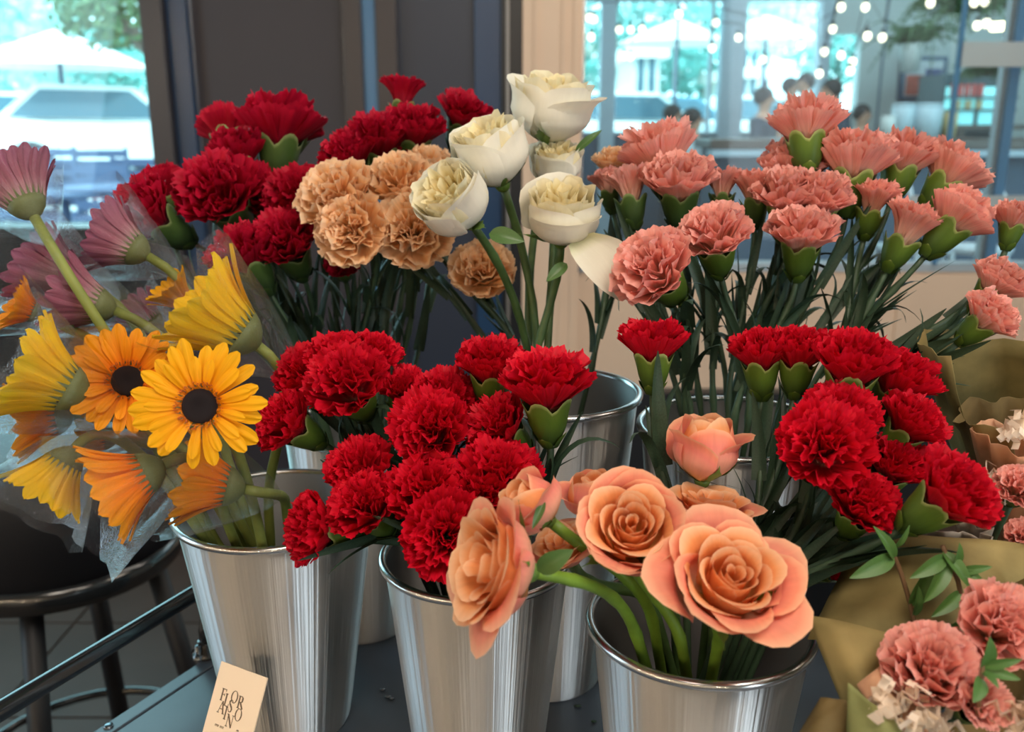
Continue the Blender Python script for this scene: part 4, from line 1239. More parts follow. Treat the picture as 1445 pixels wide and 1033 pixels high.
def sepal_mesh(L, wd, refl, mat, seed):
    u = np.linspace(0, 1, 9)[:, None]; v = np.linspace(-1, 1, 5)[None, :]
    rr = random.Random(seed)
    jag = 1 + .35 * np.sin(u * 17 + seed) * (u > .2)
    hw = wd * np.sin(np.clip(u * 1.15 + .12, 0, 1) * PI) ** .8 * jag + .006
    r = .16 + (.62 * np.sin(np.clip(u * 1.2, 0, 1) * PI / 2)) * (1 - .0) + refl * u ** 2
    z = L * u * (1 - refl * .6 * u)
    x = r - .12 * np.abs(v) * hw
    return MB().grid(np.stack([np.broadcast_to(x, (9, 5)), v * hw, np.broadcast_to(z, (9, 5))], -1)).mesh('sepal', mat)
SEPAL = [sepal_mesh(.75, .15, rf, M['sepal'], k) for k, rf in enumerate((.0, .15, .45))]
def leaf_mesh(mat, fold=.25):
    u = np.linspace(0, 1, 11)[:, None]; v = np.linspace(-1, 1, 7)[None, :]
    hw = .27 * np.sin(np.clip(u, 0.0, 1) ** .8 * PI) ** .75 + .006
    zz = fold * np.abs(v) * hw + .18 * u * (1 - u) - .15 * u ** 2
    return MB().grid(np.stack([np.broadcast_to(u, (11, 7)), v * hw, zz], -1)).mesh('leaf', mat)
RLEAF = leaf_mesh(M['rose_leaf'])
SLEAF = leaf_mesh(M['sprig_leaf'], .3)

def leaf_at(root, me, base, tip, wscale=1.0, up=(0, -.4, 1)):
    base, tip = Vector(base), Vector(tip)
    x = tip - base; L = x.length; x.normalize()
    z = Vector(up); z = (z - x * z.dot(x)).normalized()
    y = z.cross(x)
    m = Matrix((x, y, z)).transposed().to_4x4() @ Matrix.Diagonal((L, L * wscale, L, 1))
    m.translation = base
    return part('leaf', me, root, m)

def rose(px, py, r, ax, d, bk, kind, label, group, spin=0.0, stemmat='rose_stem', q=None, leaves=(), tall=1.0, refl=0):
    COUNT[0] += 1
    rr = random.Random(COUNT[0] * 13 + 5)
    R = r * d / FPX
    axis = dirw(*ax)
    org = P(px, py, d) - axis * RH[kind] * tall * .58 * R
    Mh = head_matrix(org, axis, R, spin)
    if tall != 1.0: Mh = Mh @ Matrix.Diagonal((1, 1, tall, 1))
    base = org - axis * .12 * R
    pts, B = stem_path(base, axis, bk, rr, .4, q)
    root = empty('rose', B, label, 'rose', group)
    for me in ROSE[kind]: part('petal', me, root, Mh)
    MB_h = MB().lathe([(.09, -.20), (.17, -.12), (.21, -.02), (.20, .05), (.12, .10)], (0, 0, 0), 14, True, True).mesh('hip', M['sepal'])
    part('hip', MB_h, root, Mh)
    for k in range(5):
        part('sepal', SEPAL[(k + refl) % 3], root, Mh @ Matrix.Rotation(k * 2 * PI / 5 + rr.uniform(-.2, .2), 4, 'Z'))
    link('stem', stem_mesh(pts, .0042, M[stemmat], .14, 10), root)
    for (lb, lt, ld, ws) in leaves:
        leaf_at(root, RLEAF, P(lb[0], lb[1], ld), P(lt[0], lt[1], ld - .01), ws, (0, -1, .5))
    return root

# gerberas ----------------------------------------------------------
def gerb_petal_mesh(mat, seed, L=1.0, wd=.13):
    rr = random.Random(seed)
    nu, nv = 10, 9
    u = np.linspace(0, 1, nu)[:, None]; v = np.linspace(-1, 1, nv)[None, :]
    prof = np.clip(.42 + .95 * u, 0, 1) * np.sqrt(np.clip(1 - np.clip((u - .78) / .235, 0, 1) ** 2, 0, 1))
    hw = wd * np.maximum(prof, .04)
    x = L * u * (1 - .02 * np.abs(v))
    z = .018 * np.cos(v * PI * 2) * (.4 + .6 * u) - .03 * v ** 2 + .10 * np.sin(u * PI) * .5 - rr.uniform(-.03, .10) * u ** 2
    y = v * hw
    uv = np.stack([np.broadcast_to(u, y.shape), np.broadcast_to(v * .5 + .5, y.shape)], -1)
    return MB().grid(np.stack([x, y, np.broadcast_to(z, y.shape)], -1), uv=uv).mesh('petal', mat)
GP = {c: [gerb_petal_mesh(M[c], 3 + k, 1.0, .145 + .015 * k) for k in range(3)] for c in ('yellow', 'lemon', 'amber', 'mauve')}
def disc_meshes():
    eye = MB().lathe([(.27, -.02), (.265, .07), (.22, .10), (.15, .105), (.08, .085), (.0005, .065)], (0, 0, 0), 32).mesh('flower_eye', M['dark_eye'])
    rr = random.Random(5)
    mb = MB()
    for k in range(150):
        a = rr.uniform(0, 6.28); r = rr.uniform(.27, .37)
        c = np.array([r * math.cos(a), r * math.sin(a), .06])
        tip = c + np.array([math.cos(a) * .02, math.sin(a) * .02, rr.uniform(.06, .12)])
        s = np.array([-math.sin(a), math.cos(a), 0]) * .010
        e = np.array([math.cos(a), math.sin(a), 0]) * .010
        mb.add([c - s, c + e, c + s, c - e, tip], [(0, 1, 4), (1, 2, 4), (2, 3, 4), (3, 0, 4)])
    fl = mb.mesh('floret_ring', M['floret'])
    base = MB().lathe([(.03, -.26), (.08, -.24), (.16, -.19), (.24, -.10), (.29, .0), (.25, .01)], (0, 0, 0), 24).mesh('green_cup', M['gerbera_calyx'])
    mb = MB()
    for row in range(3):
        for k in range(22):
            a = (k + .5 * row) * 2 * PI / 22
            z0 = -.20 + row * .07; r0 = .13 + row * .06
            c = np.array([r0 * math.cos(a), r0 * math.sin(a), z0]); s = np.array([-math.sin(a), math.cos(a), 0]) * .035
            tip = np.array([(r0 + .10) * math.cos(a), (r0 + .10) * math.sin(a), z0 + .20])
            mb.add([c - s, c + s, tip], [(0, 1, 2)])
    br = mb.mesh('bract_scales', M['gerbera_calyx'])
    return eye, fl, base, br
EYE, FLOR, GCUP, GBR = disc_meshes()

def sleeve_mesh(cup, seed, reach=1.12):
    rr = random.Random(seed)
    nu, nv = 12, 28
    u = np.linspace(0, 1, nu)[:, None]; th = np.arange(nv)[None, :] * 2 * PI / nv
    ph = [rr.uniform(0, 6.28) for _ in range(5)]
    e = math.radians(cup)
    r1, z1 = .34 + (reach - .34) * math.cos(e) + .14, (reach - .3) * math.sin(e) + .10
    z = -.75 + (z1 + .75) * u
    r = .07 + (r1 - .07) * np.clip(u, 0, 1) ** .75
    fold = .05 * u * (np.sin(5 * th + ph[0]) + .7 * np.sin(9 * th + ph[1] + 3 * u) + .5 * np.sin(14 * th + ph[2] + 5 * u))
    r = r * (1 + .06 * np.sin(2 * th + ph[3])) + fold
    z = z + .08 * u * np.sin(3 * th + ph[4]) + .05 * u ** 3 * np.sin(7 * th + ph[0])
    return MB().grid(np.stack([r * np.cos(th), r * np.sin(th), np.broadcast_to(z, r.shape)], -1), closed=True).mesh('plastic_sleeve', M['film'])

def gerbera(px, py, r, ax, d, cup, col, label, group, n=26, sleeve=True, q=None, missing=0.0, inner=True, stiff=.35, reach=1.12):
    """px, py: where the petals join the heart; r: petal reach in pixels; cup: petal angle above the flat, in degrees."""
    COUNT[0] += 1
    rr = random.Random(COUNT[0] * 17 + 3)
    R = r * d / FPX
    axis = dirw(*ax)
    org = P(px, py, d)
    Mh = head_matrix(org, axis, R, rr.uniform(0, 6.28))
    base = org - axis * .25 * R
    pts, B = stem_path(base, axis, 'FL', rr, stiff, q)
    root = empty('gerbera', B, label, 'gerbera', group)
    for layer, (cnt, L, el, r0) in enumerate(((n, .75, cup, .26), (int(n * .6), .56, min(80, cup + 10), .24)) if inner else ((n, .75, cup, .26),)):
        for k in range(cnt):
            if rr.random() < missing: continue
            a = (k + .5 * layer) * 2 * PI / cnt + rr.uniform(-.06, .06)
            e = math.radians(el + rr.uniform(-7, 7))
            Ml = Matrix.Rotation(a, 4, 'Z') @ Matrix.Translation((r0, 0, .01 + .015 * layer)) @ Matrix.Rotation(-e, 4, 'Y') @ Matrix.Rotation(rr.uniform(-.2, .2), 4, 'X') @ Matrix.Diagonal((L * rr.uniform(.9, 1.1),) * 3 + (1,))
            part('petal', GP[col][rr.randrange(3)], root, Mh @ Ml)
    part('flower_eye', EYE, root, Mh)
    if cup < 40: part('floret_ring', FLOR, root, Mh)['kind'] = 'stuff'
    part('green_cup', GCUP, root, Mh)
    part('bract_scales', GBR, root, Mh)['kind'] = 'stuff'
    link('stem', stem_mesh(pts, .0047, M['gerbera_stem'], 0, 10), root)
    if sleeve:
        part('plastic_sleeve', sleeve_mesh(cup, COUNT[0], reach), root, Mh)
    return root
# ---------------------------------------------------------------- the flowers, bucket by bucket
G = 'crimson carnations in the rear bucket'
for a in [
 (318, 178, 34, (-.25, 1, -.35), 1.16, 'open', 'crimson carnation at the top of the rear bunch, next to the black post edge'),
 (393, 172, 52, (.03, 1, .12), 1.10, 'flat', 'wide crimson carnation topping the rear bunch, its green calyx clearly in view'),
 (425, 180, 28, (.35, 1, -.2), 1.15, 'open', 'small crimson carnation tucked behind the wide topmost one of the rear bunch'),
 (335, 207, 38, (-.15, .95, .3), 1.08, 'open', 'crimson carnation just below the wide topmost one, above the big open one'),
 (305, 265, 55, (-.2, .55, .8), 1.02, 'open', 'largest crimson carnation of the rear bunch, facing us beside the dark post'),
 (352, 268, 40, (.2, .5, .7), 1.06, 'open', 'crimson carnation overlapped by the largest one of the rear bunch'),
 (198, 298, 50, (-.6, .4, .6), 1.00, 'open', 'outermost crimson carnation, drooping over the wrapped mauve gerbera'),
 (228, 262, 36, (-.2, .9, -.1), 1.10, 'open', 'crimson carnation behind the outermost one, in front of the bright window'),
 (418, 272, 44, (-.2, .6, .7), 1.04, 'open', 'crimson carnation half hidden by the large peach carnation'),
 (340, 352, 44, (-.4, .75, .45), .99, 'open', 'lowest crimson carnation of the rear bunch, above the upright yellow gerbera'),
 (402, 335, 46, (-.15, .6, .7), 1.00, 'open', 'crimson carnation between the lowest one and the large peach carnation'),
 (568, 133, 29, (.05, 1, .0), 1.12, 'cup', 'smallest and highest crimson carnation, standing alone against the navy panel'),
 (582, 178, 42, (.05, .9, .35), 1.10, 'open', 'crimson carnation directly under the smallest highest one'),
 (530, 192, 44, (-.1, .85, .4), 1.08, 'open', 'crimson carnation in the middle of the ridge above the peach ones'),
 (490, 215, 38, (-.35, .75, .5), 1.06, 'open', 'crimson carnation at the low end of the ridge, touching the peach carnation'),
 (656, 158, 33, (.3, .75, .45), 1.12, 'flat', 'crimson carnation beside the cream roses, turned sideways'),
 (566, 212, 34, (.1, .8, .3), 1.12, 'open', 'crimson carnation low behind the peach ones, under the ridge'),
 (482, 372, 22, (0, .4, .6), 1.04, 'open', 'sliver of a crimson carnation showing beneath the large peach one'),
]:
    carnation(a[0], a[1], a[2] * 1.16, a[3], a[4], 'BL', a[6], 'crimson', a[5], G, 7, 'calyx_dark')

G = 'peach carnations beside the cream roses'
for a in [
 (472, 272, 48, (-.35, .5, .8), .97, 'soft', 'large peach carnation, the upper of the pair facing us before the crimson ones'),
 (494, 322, 46, (-.2, .1, .95), .955, 'soft', 'large peach carnation, the lower of the facing pair, above a crimson sliver'),
 (562, 252, 44, (-.15, .7, .6), 1.0, 'soft', 'peach carnation between the large pair and the cream roses'),
 (583, 322, 50, (.1, .2, .9), .97, 'soft', 'peach carnation with reddish flecks right beside the lowest cream rose'),
 (606, 232, 34, (.1, .9, .3), 1.05, 'soft', 'peach carnation mostly hidden behind the middle cream rose'),
 (681, 378, 40, (.0, .45, .85), .99, 'soft', 'peach carnation hanging behind the cream rose stems'),
]:
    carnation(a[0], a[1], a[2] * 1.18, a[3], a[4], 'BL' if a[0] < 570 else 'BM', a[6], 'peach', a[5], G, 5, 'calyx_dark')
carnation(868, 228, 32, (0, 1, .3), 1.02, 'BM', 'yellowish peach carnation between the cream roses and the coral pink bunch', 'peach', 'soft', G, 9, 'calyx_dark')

G = 'cream roses in the tall rear bucket'
rose(778, 152, 58, (.12, .9, .38), .95, 'BM', 'white2', 'highest cream rose, with one petal flaring out to the side', G, 1.2, 'rose_dark', q=None, leaves=(((812, 215), (848, 182), .94, .45),), tall=.95)
rose(694, 217, 54, (-.30, .78, .52), .90, 'BM', 'white', 'cream rose in the middle of the five, its heart tilted toward the peach carnations', G, .3, 'rose_dark', tall=1.0)
rose(641, 285, 55, (-.45, .5, .72), .87, 'BM', 'white', 'lowest cream rose nearest the peach carnations, showing its yellow heart', G, 1.9, 'rose_dark', leaves=(((690, 330), (738, 338), .865, .9),), tall=.95)
rose(793, 302, 54, (.0, .78, .62), .88, 'BM', 'white2', 'cream rose nearest the pink carnations, with a loose outer petal below', G, .15, 'rose_dark', leaves=(((800, 372), (772, 395), .875, .8),), tall=.93)
rose(785, 232, 38, (0, .8, .6), .95, 'BM', 'white', 'smaller cream rose squeezed behind the others under the highest one', G, .7, 'rose_dark', tall=.9)
# the loose outer petal hanging from the cream rose
u_ = np.linspace(0, 1, 10)[:, None]; v_ = np.linspace(-1, 1, 9)[None, :]
a_, b_ = P(818, 335, .87), P(872, 436, .845)
rows = []
for i in range(10):
    t = i / 9
    row = []
    for j in range(9):
        vv = -1 + j / 4
        w = .034 * math.sin(min(1, t * 1.05 + .12) * PI) ** .6
        c = a_.lerp(b_, t)
        row.append(tuple(c + Vector((.80, -.15, .45)) * vv * w * .75 + Vector((.01, -.012, .008)) * math.sin(t * PI) - Vector((0, .012, 0)) * vv * vv))
    rows.append(row)
rp = [o for o in bpy.data.objects if o.get('label', '').startswith('cream rose nearest the pink')][0]
link('petal', MB().grid(np.array(rows)).mesh('petal', M['white_out']), rp)

G = 'coral pink carnations in the tall rear bucket'
for a in [
 (1138, 172, 46, (.0, 1, .02), .93, 'flat', 'topmost pink carnation, standing alone before the people behind the counter'),
 (1207, 222, 50, (.12, 1, .12), .93, 'flat', 'wide pink carnation one step down the slope from the topmost one'),
 (1276, 218, 42, (.25, 1, .12), .95, 'flat', 'pink carnation third along the top row, between two wide ones'),
 (1346, 240, 42, (.55, .8, .1), .94, 'flat', 'pink carnation at the far end of the top row, leaning to the steel door post'),
 (1122, 228, 48, (-.05, .9, .35), .96, 'soft', 'pink carnation under the topmost one, wide and partly hidden'),
 (958, 248, 48, (-.1, .9, .42), .93, 'soft', 'big pink carnation at the cafe window side of the bunch, calyx showing'),
 (928, 212, 48, (-.25, .95, -.05), .97, 'flat', 'pink carnation behind the big one at the cream rose side, tilted up'),
 (888, 262, 36, (-.12, 1, .0), .95, 'cup', 'pink carnation closest to the cream roses'),
 (857, 258, 26, (-.2, 1, .0), .99, 'cup', 'small pink carnation just behind the cream rose edge'),
 (1019, 260, 29, (.0, 1, .1), .96, 'cup', 'narrow pink carnation between the big one and the dense middle'),
 (1066, 266, 33, (.0, 1, .1), .95, 'cup', 'narrow pink carnation beside the dense middle clump, calyx in shade'),
 (1112, 268, 46, (-.05, .85, .45), .92, 'soft', 'pink carnation in the dense middle clump, on its cream rose side'),
 (1160, 272, 44, (.12, .85, .45), .91, 'soft', 'pink carnation in the dense middle clump, on its door side'),
 (1133, 322, 46, (.0, .92, .4), .88, 'soft', 'pink carnation lowest in the middle clump, with a fat green calyx'),
 (1233, 280, 34, (.15, .95, .25), .92, 'cup', 'tall cupped pink carnation beside the dense middle clump'),
 (1285, 318, 41, (.38, .9, .25), .89, 'cup', 'cupped pink carnation tilted outward, below the top row'),
 (1358, 300, 46, (.6, .78, .2), .88, 'soft', 'pink carnation leaning far outward, bright calyx on its underside'),
 (1006, 325, 48, (-.28, .75, .6), .85, 'soft', 'pink carnation facing us, second from the low front one'),
 (918, 375, 57, (-.55, .45, .7), .82, 'soft', 'lowest front pink carnation, a full ruffled head beside the hanging cream petal'),
 (1432, 305, 29, (.2, 1, .15), .88, 'flat', 'pink carnation cut by the picture edge, above a plump calyx'),
 (1414, 393, 38, (.45, .75, .4), .84, 'soft', 'pink carnation above its twin, near the torn olive paper'),
 (1402, 442, 38, (.5, .62, .5), .80, 'soft', 'pink carnation hanging lowest near the torn olive paper'),
]:
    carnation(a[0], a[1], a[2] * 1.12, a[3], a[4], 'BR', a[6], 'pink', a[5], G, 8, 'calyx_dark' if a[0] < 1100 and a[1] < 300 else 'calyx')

G = 'red carnations in the front middle bucket'
for a in [
 (432, 522, 44, (-.25, .7, .5), .83, 'open', 'red carnation behind the large one at the top of the front bunch, gerbera side'),
 (487, 535, 54, (-.2, .6, .75), .78, 'open', 'large red carnation heading the front middle bunch, ruffles facing us'),
 (480, 500, 42, (-.05, .8, .45), .82, 'open', 'red carnation at the crest of the front middle bunch'),
 (530, 494, 33, (.35, .8, .4), .83, 'open', 'small red carnation at the end of the crest of the front middle bunch'),
 (400, 593, 43, (-.65, .5, .55), .79, 'open', 'red carnation touching the open yellow gerbera'),
 (565, 550, 34, (.0, .8, .55), .83, 'cup', 'cupped red carnation deep between the large head and the centre heads'),
 (632, 558, 44, (.2, .75, .5), .81, 'open', 'red carnation behind the centre head of the front middle bunch'),
 (606, 600, 52, (-.2, .55, .8), .76, 'open', 'red carnation at the centre of the front middle bunch, facing us'),
 (693, 508, 45, (.05, .95, .3), .80, 'open', 'red carnation on a straight stem before the cream rose stems'),
 (770, 538, 56, (-.08, .95, .3), .75, 'flat', 'red carnation with a large bright calyx before the tall rear bucket'),
 (702, 598, 42, (-.55, .55, .45), .77, 'flat', 'red carnation turned sideways beneath the bright calyx'),
 (505, 655, 45, (-.3, .75, .55), .77, 'open', 'red carnation below the touching pair, above the lower row'),
 (512, 708, 48, (-.35, .6, .65), .74, 'open', 'red carnation in the lower row, its calyx facing the apricot roses'),
 (437, 745, 47, (-.85, .15, .4), .75, 'open', 'red carnation drooping lowest over the gerbera bucket'),
 (605, 688, 56, (.0, .7, .7), .74, 'open', 'dark red carnation above the deepest one, over the bucket mouth'),
 (630, 755, 58, (.05, .3, .95), .70, 'open', 'deep red carnation hanging over the rim of the front middle bucket'),
 (708, 664, 54, (.15, .8, .5), .74, 'open', 'red carnation directly behind the apricot rosebud'),
 (670, 702, 46, (.1, .6, .6), .73, 'open', 'red carnation squeezed between the deepest one and the apricot rosebud'),
]:
    carnation(a[0], a[1], a[2] * 1.15, a[3], a[4], 'FM', a[6], 'red', a[5], G, 5)

G = 'red carnations in the front bucket beside the bouquets'
for a in [
 (922, 482, 42, (.0, 1, .08), .74, 'flat', 'red carnation standing apart above the tallest apricot bud'),
 (1074, 492, 42, (-.05, 1, .15), .76, 'open', 'red carnation at the start of the row over the apricot roses'),
 (1128, 490, 42, (.05, .97, .2), .75, 'open', 'second red carnation along the row under the pink stems'),
 (1206, 503, 54, (.1, .95, .28), .72, 'open', 'wide red carnation in the middle of the row, two bright sepals below'),
 (1274, 528, 48, (.35, .85, .25), .74, 'open', 'red carnation at the outer end of the row, against olive paper'),
 (1292, 590, 43, (.45, .7, .4), .71, 'open', 'red carnation below the end of the row, against olive paper'),
 (1190, 580, 48, (-.02, .75, .6), .70, 'open', 'red carnation just above the fullest head of the outer bunch'),
 (1165, 625, 60, (-.15, .55, .8), .66, 'open', 'fullest red carnation of the outer bunch, ruffles turned to us'),
 (1222, 707, 46, (.15, .65, .6), .66, 'open', 'red carnation hanging below the fullest head, on a long calyx'),
 (1352, 690, 58, (.55, .62, .5), .62, 'open', 'red carnation reaching out farthest over the paper bouquets'),
 (1266, 650, 42, (.2, .7, .4), .71, 'open', 'red carnation in shade between the fullest and the farthest reaching one'),
 (1172, 797, 30, (.3, .3, .5), .72, 'cup', 'small red carnation low beside the widest apricot rose'),
]:
    carnation(a[0], a[1], a[2] * 1.17, a[3], a[4], 'FR', a[6], 'red', a[5], G, 7)

G = 'apricot roses in the front bucket'
FRm = BK['FR']['c'] + Vector((0, 0, BK['FR']['h']))
def inm(dx, dy): return FRm + Vector((dx, dy, 0)) * BK['FR']['R']
rose(995, 632, 55, (.05, 1, .18), .70, 'FR', 'bud', 'tall apricot rosebud above the others, beside the rear bucket rim', G, .4, 'rose_dark', inm(.2, .5), tall=.95)
rose(1003, 722, 52, (.1, .9, .15), .68, 'FR', 'side', 'dusky apricot rose behind the widest open one', G, 1.0, 'rose_dark', inm(.2, .3))
rose(838, 698, 46, (-.1, .95, .25), .67, 'FR', 'bud', 'yellowish apricot rose behind the central spiral one', G, 2.0, 'rose_dark', inm(-.2, .2), tall=.75)
rose(797, 775, 40, (-.3, .6, .3), .66, 'FR', 'side', 'apricot rose half hidden beneath the rosebud, between two open roses', G, .3, 'rose_dark', inm(-.4, .1))
rose(890, 748, 74, (-.04, .62, .78), .615, 'FR', 'open', 'central apricot rose with a tight spiral heart facing us', G, .5, 'rose_stem', inm(-.25, -.45), leaves=(((928, 830), (942, 786), .61, 1.0),))
rose(1028, 822, 84, (.08, .66, .74), .585, 'FR', 'open2', 'widest apricot rose, fully open, drooping over the bucket rim', G, 1.3, 'rose_stem', inm(.05, -.5))
rose(748, 712, 50, (-.70, .62, .30), .63, 'FR', 'bud', 'apricot rosebud lying sideways against the red carnations', G, 1.1, 'rose_stem', inm(-.45, -.2), tall=.85, leaves=(((768, 706), (752, 745), .61, .5),))
rose(702, 800, 80, (-.80, .22, .42), .58, 'FR', 'side', 'apricot rose in profile hanging over the middle bucket', G, .2, 'rose_stem', inm(-.62, -.42), leaves=(((758, 805), (806, 778), .575, .9),))
for k, (dx, dy, hx) in enumerate(((.0, -.2, .02), (.25, -.55, .0), (-.05, -.62, .01))):    # cut stems without a head in view
    pass

G = 'gerberas in the bucket by the rail'
gerbera(283, 573, 92, (.04, .04, 1), .69, 4, 'yellow', 'open yellow gerbera with a black heart, facing us squarely', G, 22, False, missing=.1)
gerbera(180, 538, 80, (.30, .22, .90), .78, 12, 'amber', 'orange yellow gerbera with a black heart, half behind the fully open one', G, 22, True, reach=1.0)
gerbera(338, 470, 128, (-.72, .55, .30), .82, 62, 'lemon', 'yellow gerbera folded upright in clear film before the crimson carnations', G, 22, True, inner=True)
gerbera(95, 548, 120, (-.75, .45, .35), .76, 58, 'lemon', 'largest folded yellow gerbera, seen from behind by the picture edge', G, 22, True)
gerbera(80, 590, 85, (-.85, -.15, .35), .80, 58, 'amber', 'folded yellow gerbera beneath the largest one', G, 20, True)
gerbera(92, 652, 92, (-.45, -.75, .25), .77, 60, 'lemon', 'folded yellow gerbera pointing down in its film, lowest by the stool', G, 20, True, reach=1.3)
gerbera(205, 668, 110, (-.80, -.42, .35), .74, 56, 'amber', 'orange folded gerbera pointing outward over the rail in clear film', G, 22, True, reach=1.25)
gerbera(320, 686, 100, (-.88, .22, .25), .77, 58, 'amber', 'folded orange gerbera right below the open yellow one', G, 22, True)
gerbera(258, 425, 55, (-.5, .6, .4), .90, 58, 'yellow', 'small folded yellow gerbera behind the upright folded one', G, 20, True)
gerbera(45, 440, 55, (-.75, .4, .5), .84, 50, 'amber', 'orange gerbera peeping out above the largest folded one', G, 20, True)
gerbera(38, 288, 92, (-.52, .80, -.15), .82, 62, 'mauve', 'highest mauve gerbera on a long arching stem against the window', G, 22, True, stiff=.42)
gerbera(190, 352, 85, (-.80, .42, .1), .90, 56, 'mauve', 'mauve gerbera in film under the outermost crimson carnation', G, 22, True)
gerbera(98, 392, 95, (-.75, .35, .2), .88, 60, 'mauve', 'mauve gerbera in crinkled film, the rear one of the pair over the yellow heads', G, 22, True)
gerbera(140, 432, 90, (-.82, .28, .2), .86, 58, 'mauve', 'mauve gerbera in crinkled film, the front one of the pair over the yellow heads', G, 22, True)
gerbera(215, 455, 60, (-.6, .5, .1), .93, 62, 'mauve', 'small dark mauve gerbera in film behind the arching stem', G, 18, True)
gerbera(150, 618, 60, (-.7, .1, .3), .82, 60, 'amber', 'rust orange gerbera hidden deep between the wrapped heads', G, 18, True)

# ---------------------------------------------------------------- paper bouquets at the side
def sheet(root, name, corners, mat, bulge=.01, nu=14, nv=14, crumple=.003, torn=0.0, seed=0, thick=.0006):
    """A sheet of paper between four points (px, py, depth): bulged, crumpled, with a torn edge where asked."""
    rr = random.Random(seed)
    a, b, c, d = [P(*q) for q in corners]               # a-b one edge, d-c the opposite one
    n = (b - a).cross(d - a).normalized()
    if n.dot(Vector((0, -1, .5))) < 0: n = -n
    ph = [rr.uniform(0, 6.28) for _ in range(6)]
    pts = np.zeros((nu, nv, 3))
    for i in range(nu):
        for j in range(nv):
            s, t = i / (nu - 1), j / (nv - 1)
            q = a.lerp(b, t).lerp(d.lerp(c, t), s)
            z = bulge * math.sin(PI * t) * (.4 + .6 * math.sin(PI * s)) + crumple * (math.sin(7 * s + 4 * t + ph[0]) + math.sin(9 * t - 5 * s + ph[1]) + .6 * math.sin(17 * s + 13 * t + ph[2]))
            q = q + n * z
            if torn and s == 0:
                q = q + (a - d).normalized() * torn * (math.sin(6 * t + ph[3]) + .5 * math.sin(15 * t + ph[4]) + .3 * math.sin(37 * t + ph[5]))
            pts[i, j] = q
    o = link(name, MB().grid(pts).mesh(name, mat), root)
    m = o.modifiers.new('thick', 'SOLIDIFY'); m.thickness = thick
    return o

def shreds(root, spots, seed, n=26, L=.035):
    rr = random.Random(seed)
    for (px, py, d, sx, sy) in spots:
        mb = MB()
        for k in range(n):
            c = P(px + rr.uniform(-sx, sx), py + rr.uniform(-sy, sy), d + rr.uniform(-.012, .012))
            dr = Vector((rr.uniform(-1, 1), rr.uniform(-.5, .2), rr.uniform(-.2, 1))).normalized()
            up = dr.orthogonal().normalized()
            wv = (dr.cross(up)).normalized() * .0026
            vs, seg = [], 6
            for i in range(seg + 1):
                q = c + dr * L * (i / seg - .5) + up * (.0035 if i % 2 else -.0035)
                vs += [q - wv, q + wv]
            mb.add(vs, [(2 * i, 2 * i + 1, 2 * i + 3, 2 * i + 2) for i in range(seg)])
        link('shredded_paper', mb.mesh('shredded_paper', M['shred'], False), root)['kind'] = 'stuff'

bl = empty('wrapped_bouquet', on_z(1300, 1130, TZ), 'nearer bouquet wrapped in olive kraft paper with cream shredded paper, beside the apricot roses', 'bouquet')
sheet(bl, 'wrapping_sheet', [(1205, 770, .70), (1470, 770, .66), (1470, 960, .62), (1140, 905, .66)], M['kraft'], .03, seed=1, crumple=.002)
sheet(bl, 'wrapping_sheet', [(1138, 868, .62), (1262, 896, .60), (1262, 1080, .565), (1222, 1075, .575)], M['kraft'], .012, seed=2, crumple=.0015)
sheet(bl, 'wrapping_sheet', [(1196, 962, .55), (1262, 1016, .54), (1300, 1080, .53), (1195, 1080, .545)], M['kraft_green'], .006, seed=3, crumple=.0012)
sheet(bl, 'wrapping_sheet', [(1160, 985, .57), (1202, 990, .56), (1205, 1080, .55), (1098, 1075, .57)], M['kraft_dark'], .012, seed=4, crumple=.001)
sheet(bl, 'wrapping_sheet', [(1330, 845, .66), (1480, 800, .62), (1480, 1040, .58), (1340, 1060, .60)], M['kraft_dark'], -.02, seed=5, crumple=.002)
sheet(bl, 'lining_paper', [(1210, 965, .57), (1262, 925, .575), (1345, 1040, .555), (1262, 1060, .55)], M['peach_paper'], .008, seed=6, crumple=.001)
shreds(bl, [(1262, 992, .55, 22, 22), (1305, 1018, .545, 22, 16), (1438, 1015, .535, 20, 16)], 8, 18, .028)
G = 'pink carnations of the nearer bouquet'
qq = on_z(1345, 1110, TZ)
for a in [
 (1316, 937, 71, (-.08, .80, .58), .565, 'soft', 'large coral carnation of the nearer bouquet, over the shredded paper'),
 (1420, 880, 62, (.05, .6, .75), .57, 'soft', 'coral carnation by the picture edge, highest in the nearer bouquet'),
 (1382, 992, 42, (.1, .55, .8), .545, 'cup', 'paler pink carnation with a leaf across it, lowest in the nearer bouquet'),
]:
    carnation(a[0], a[1], a[2] * 1.04, a[3], a[4], None, a[6], 'pink', a[5], G, 0, q=qq)

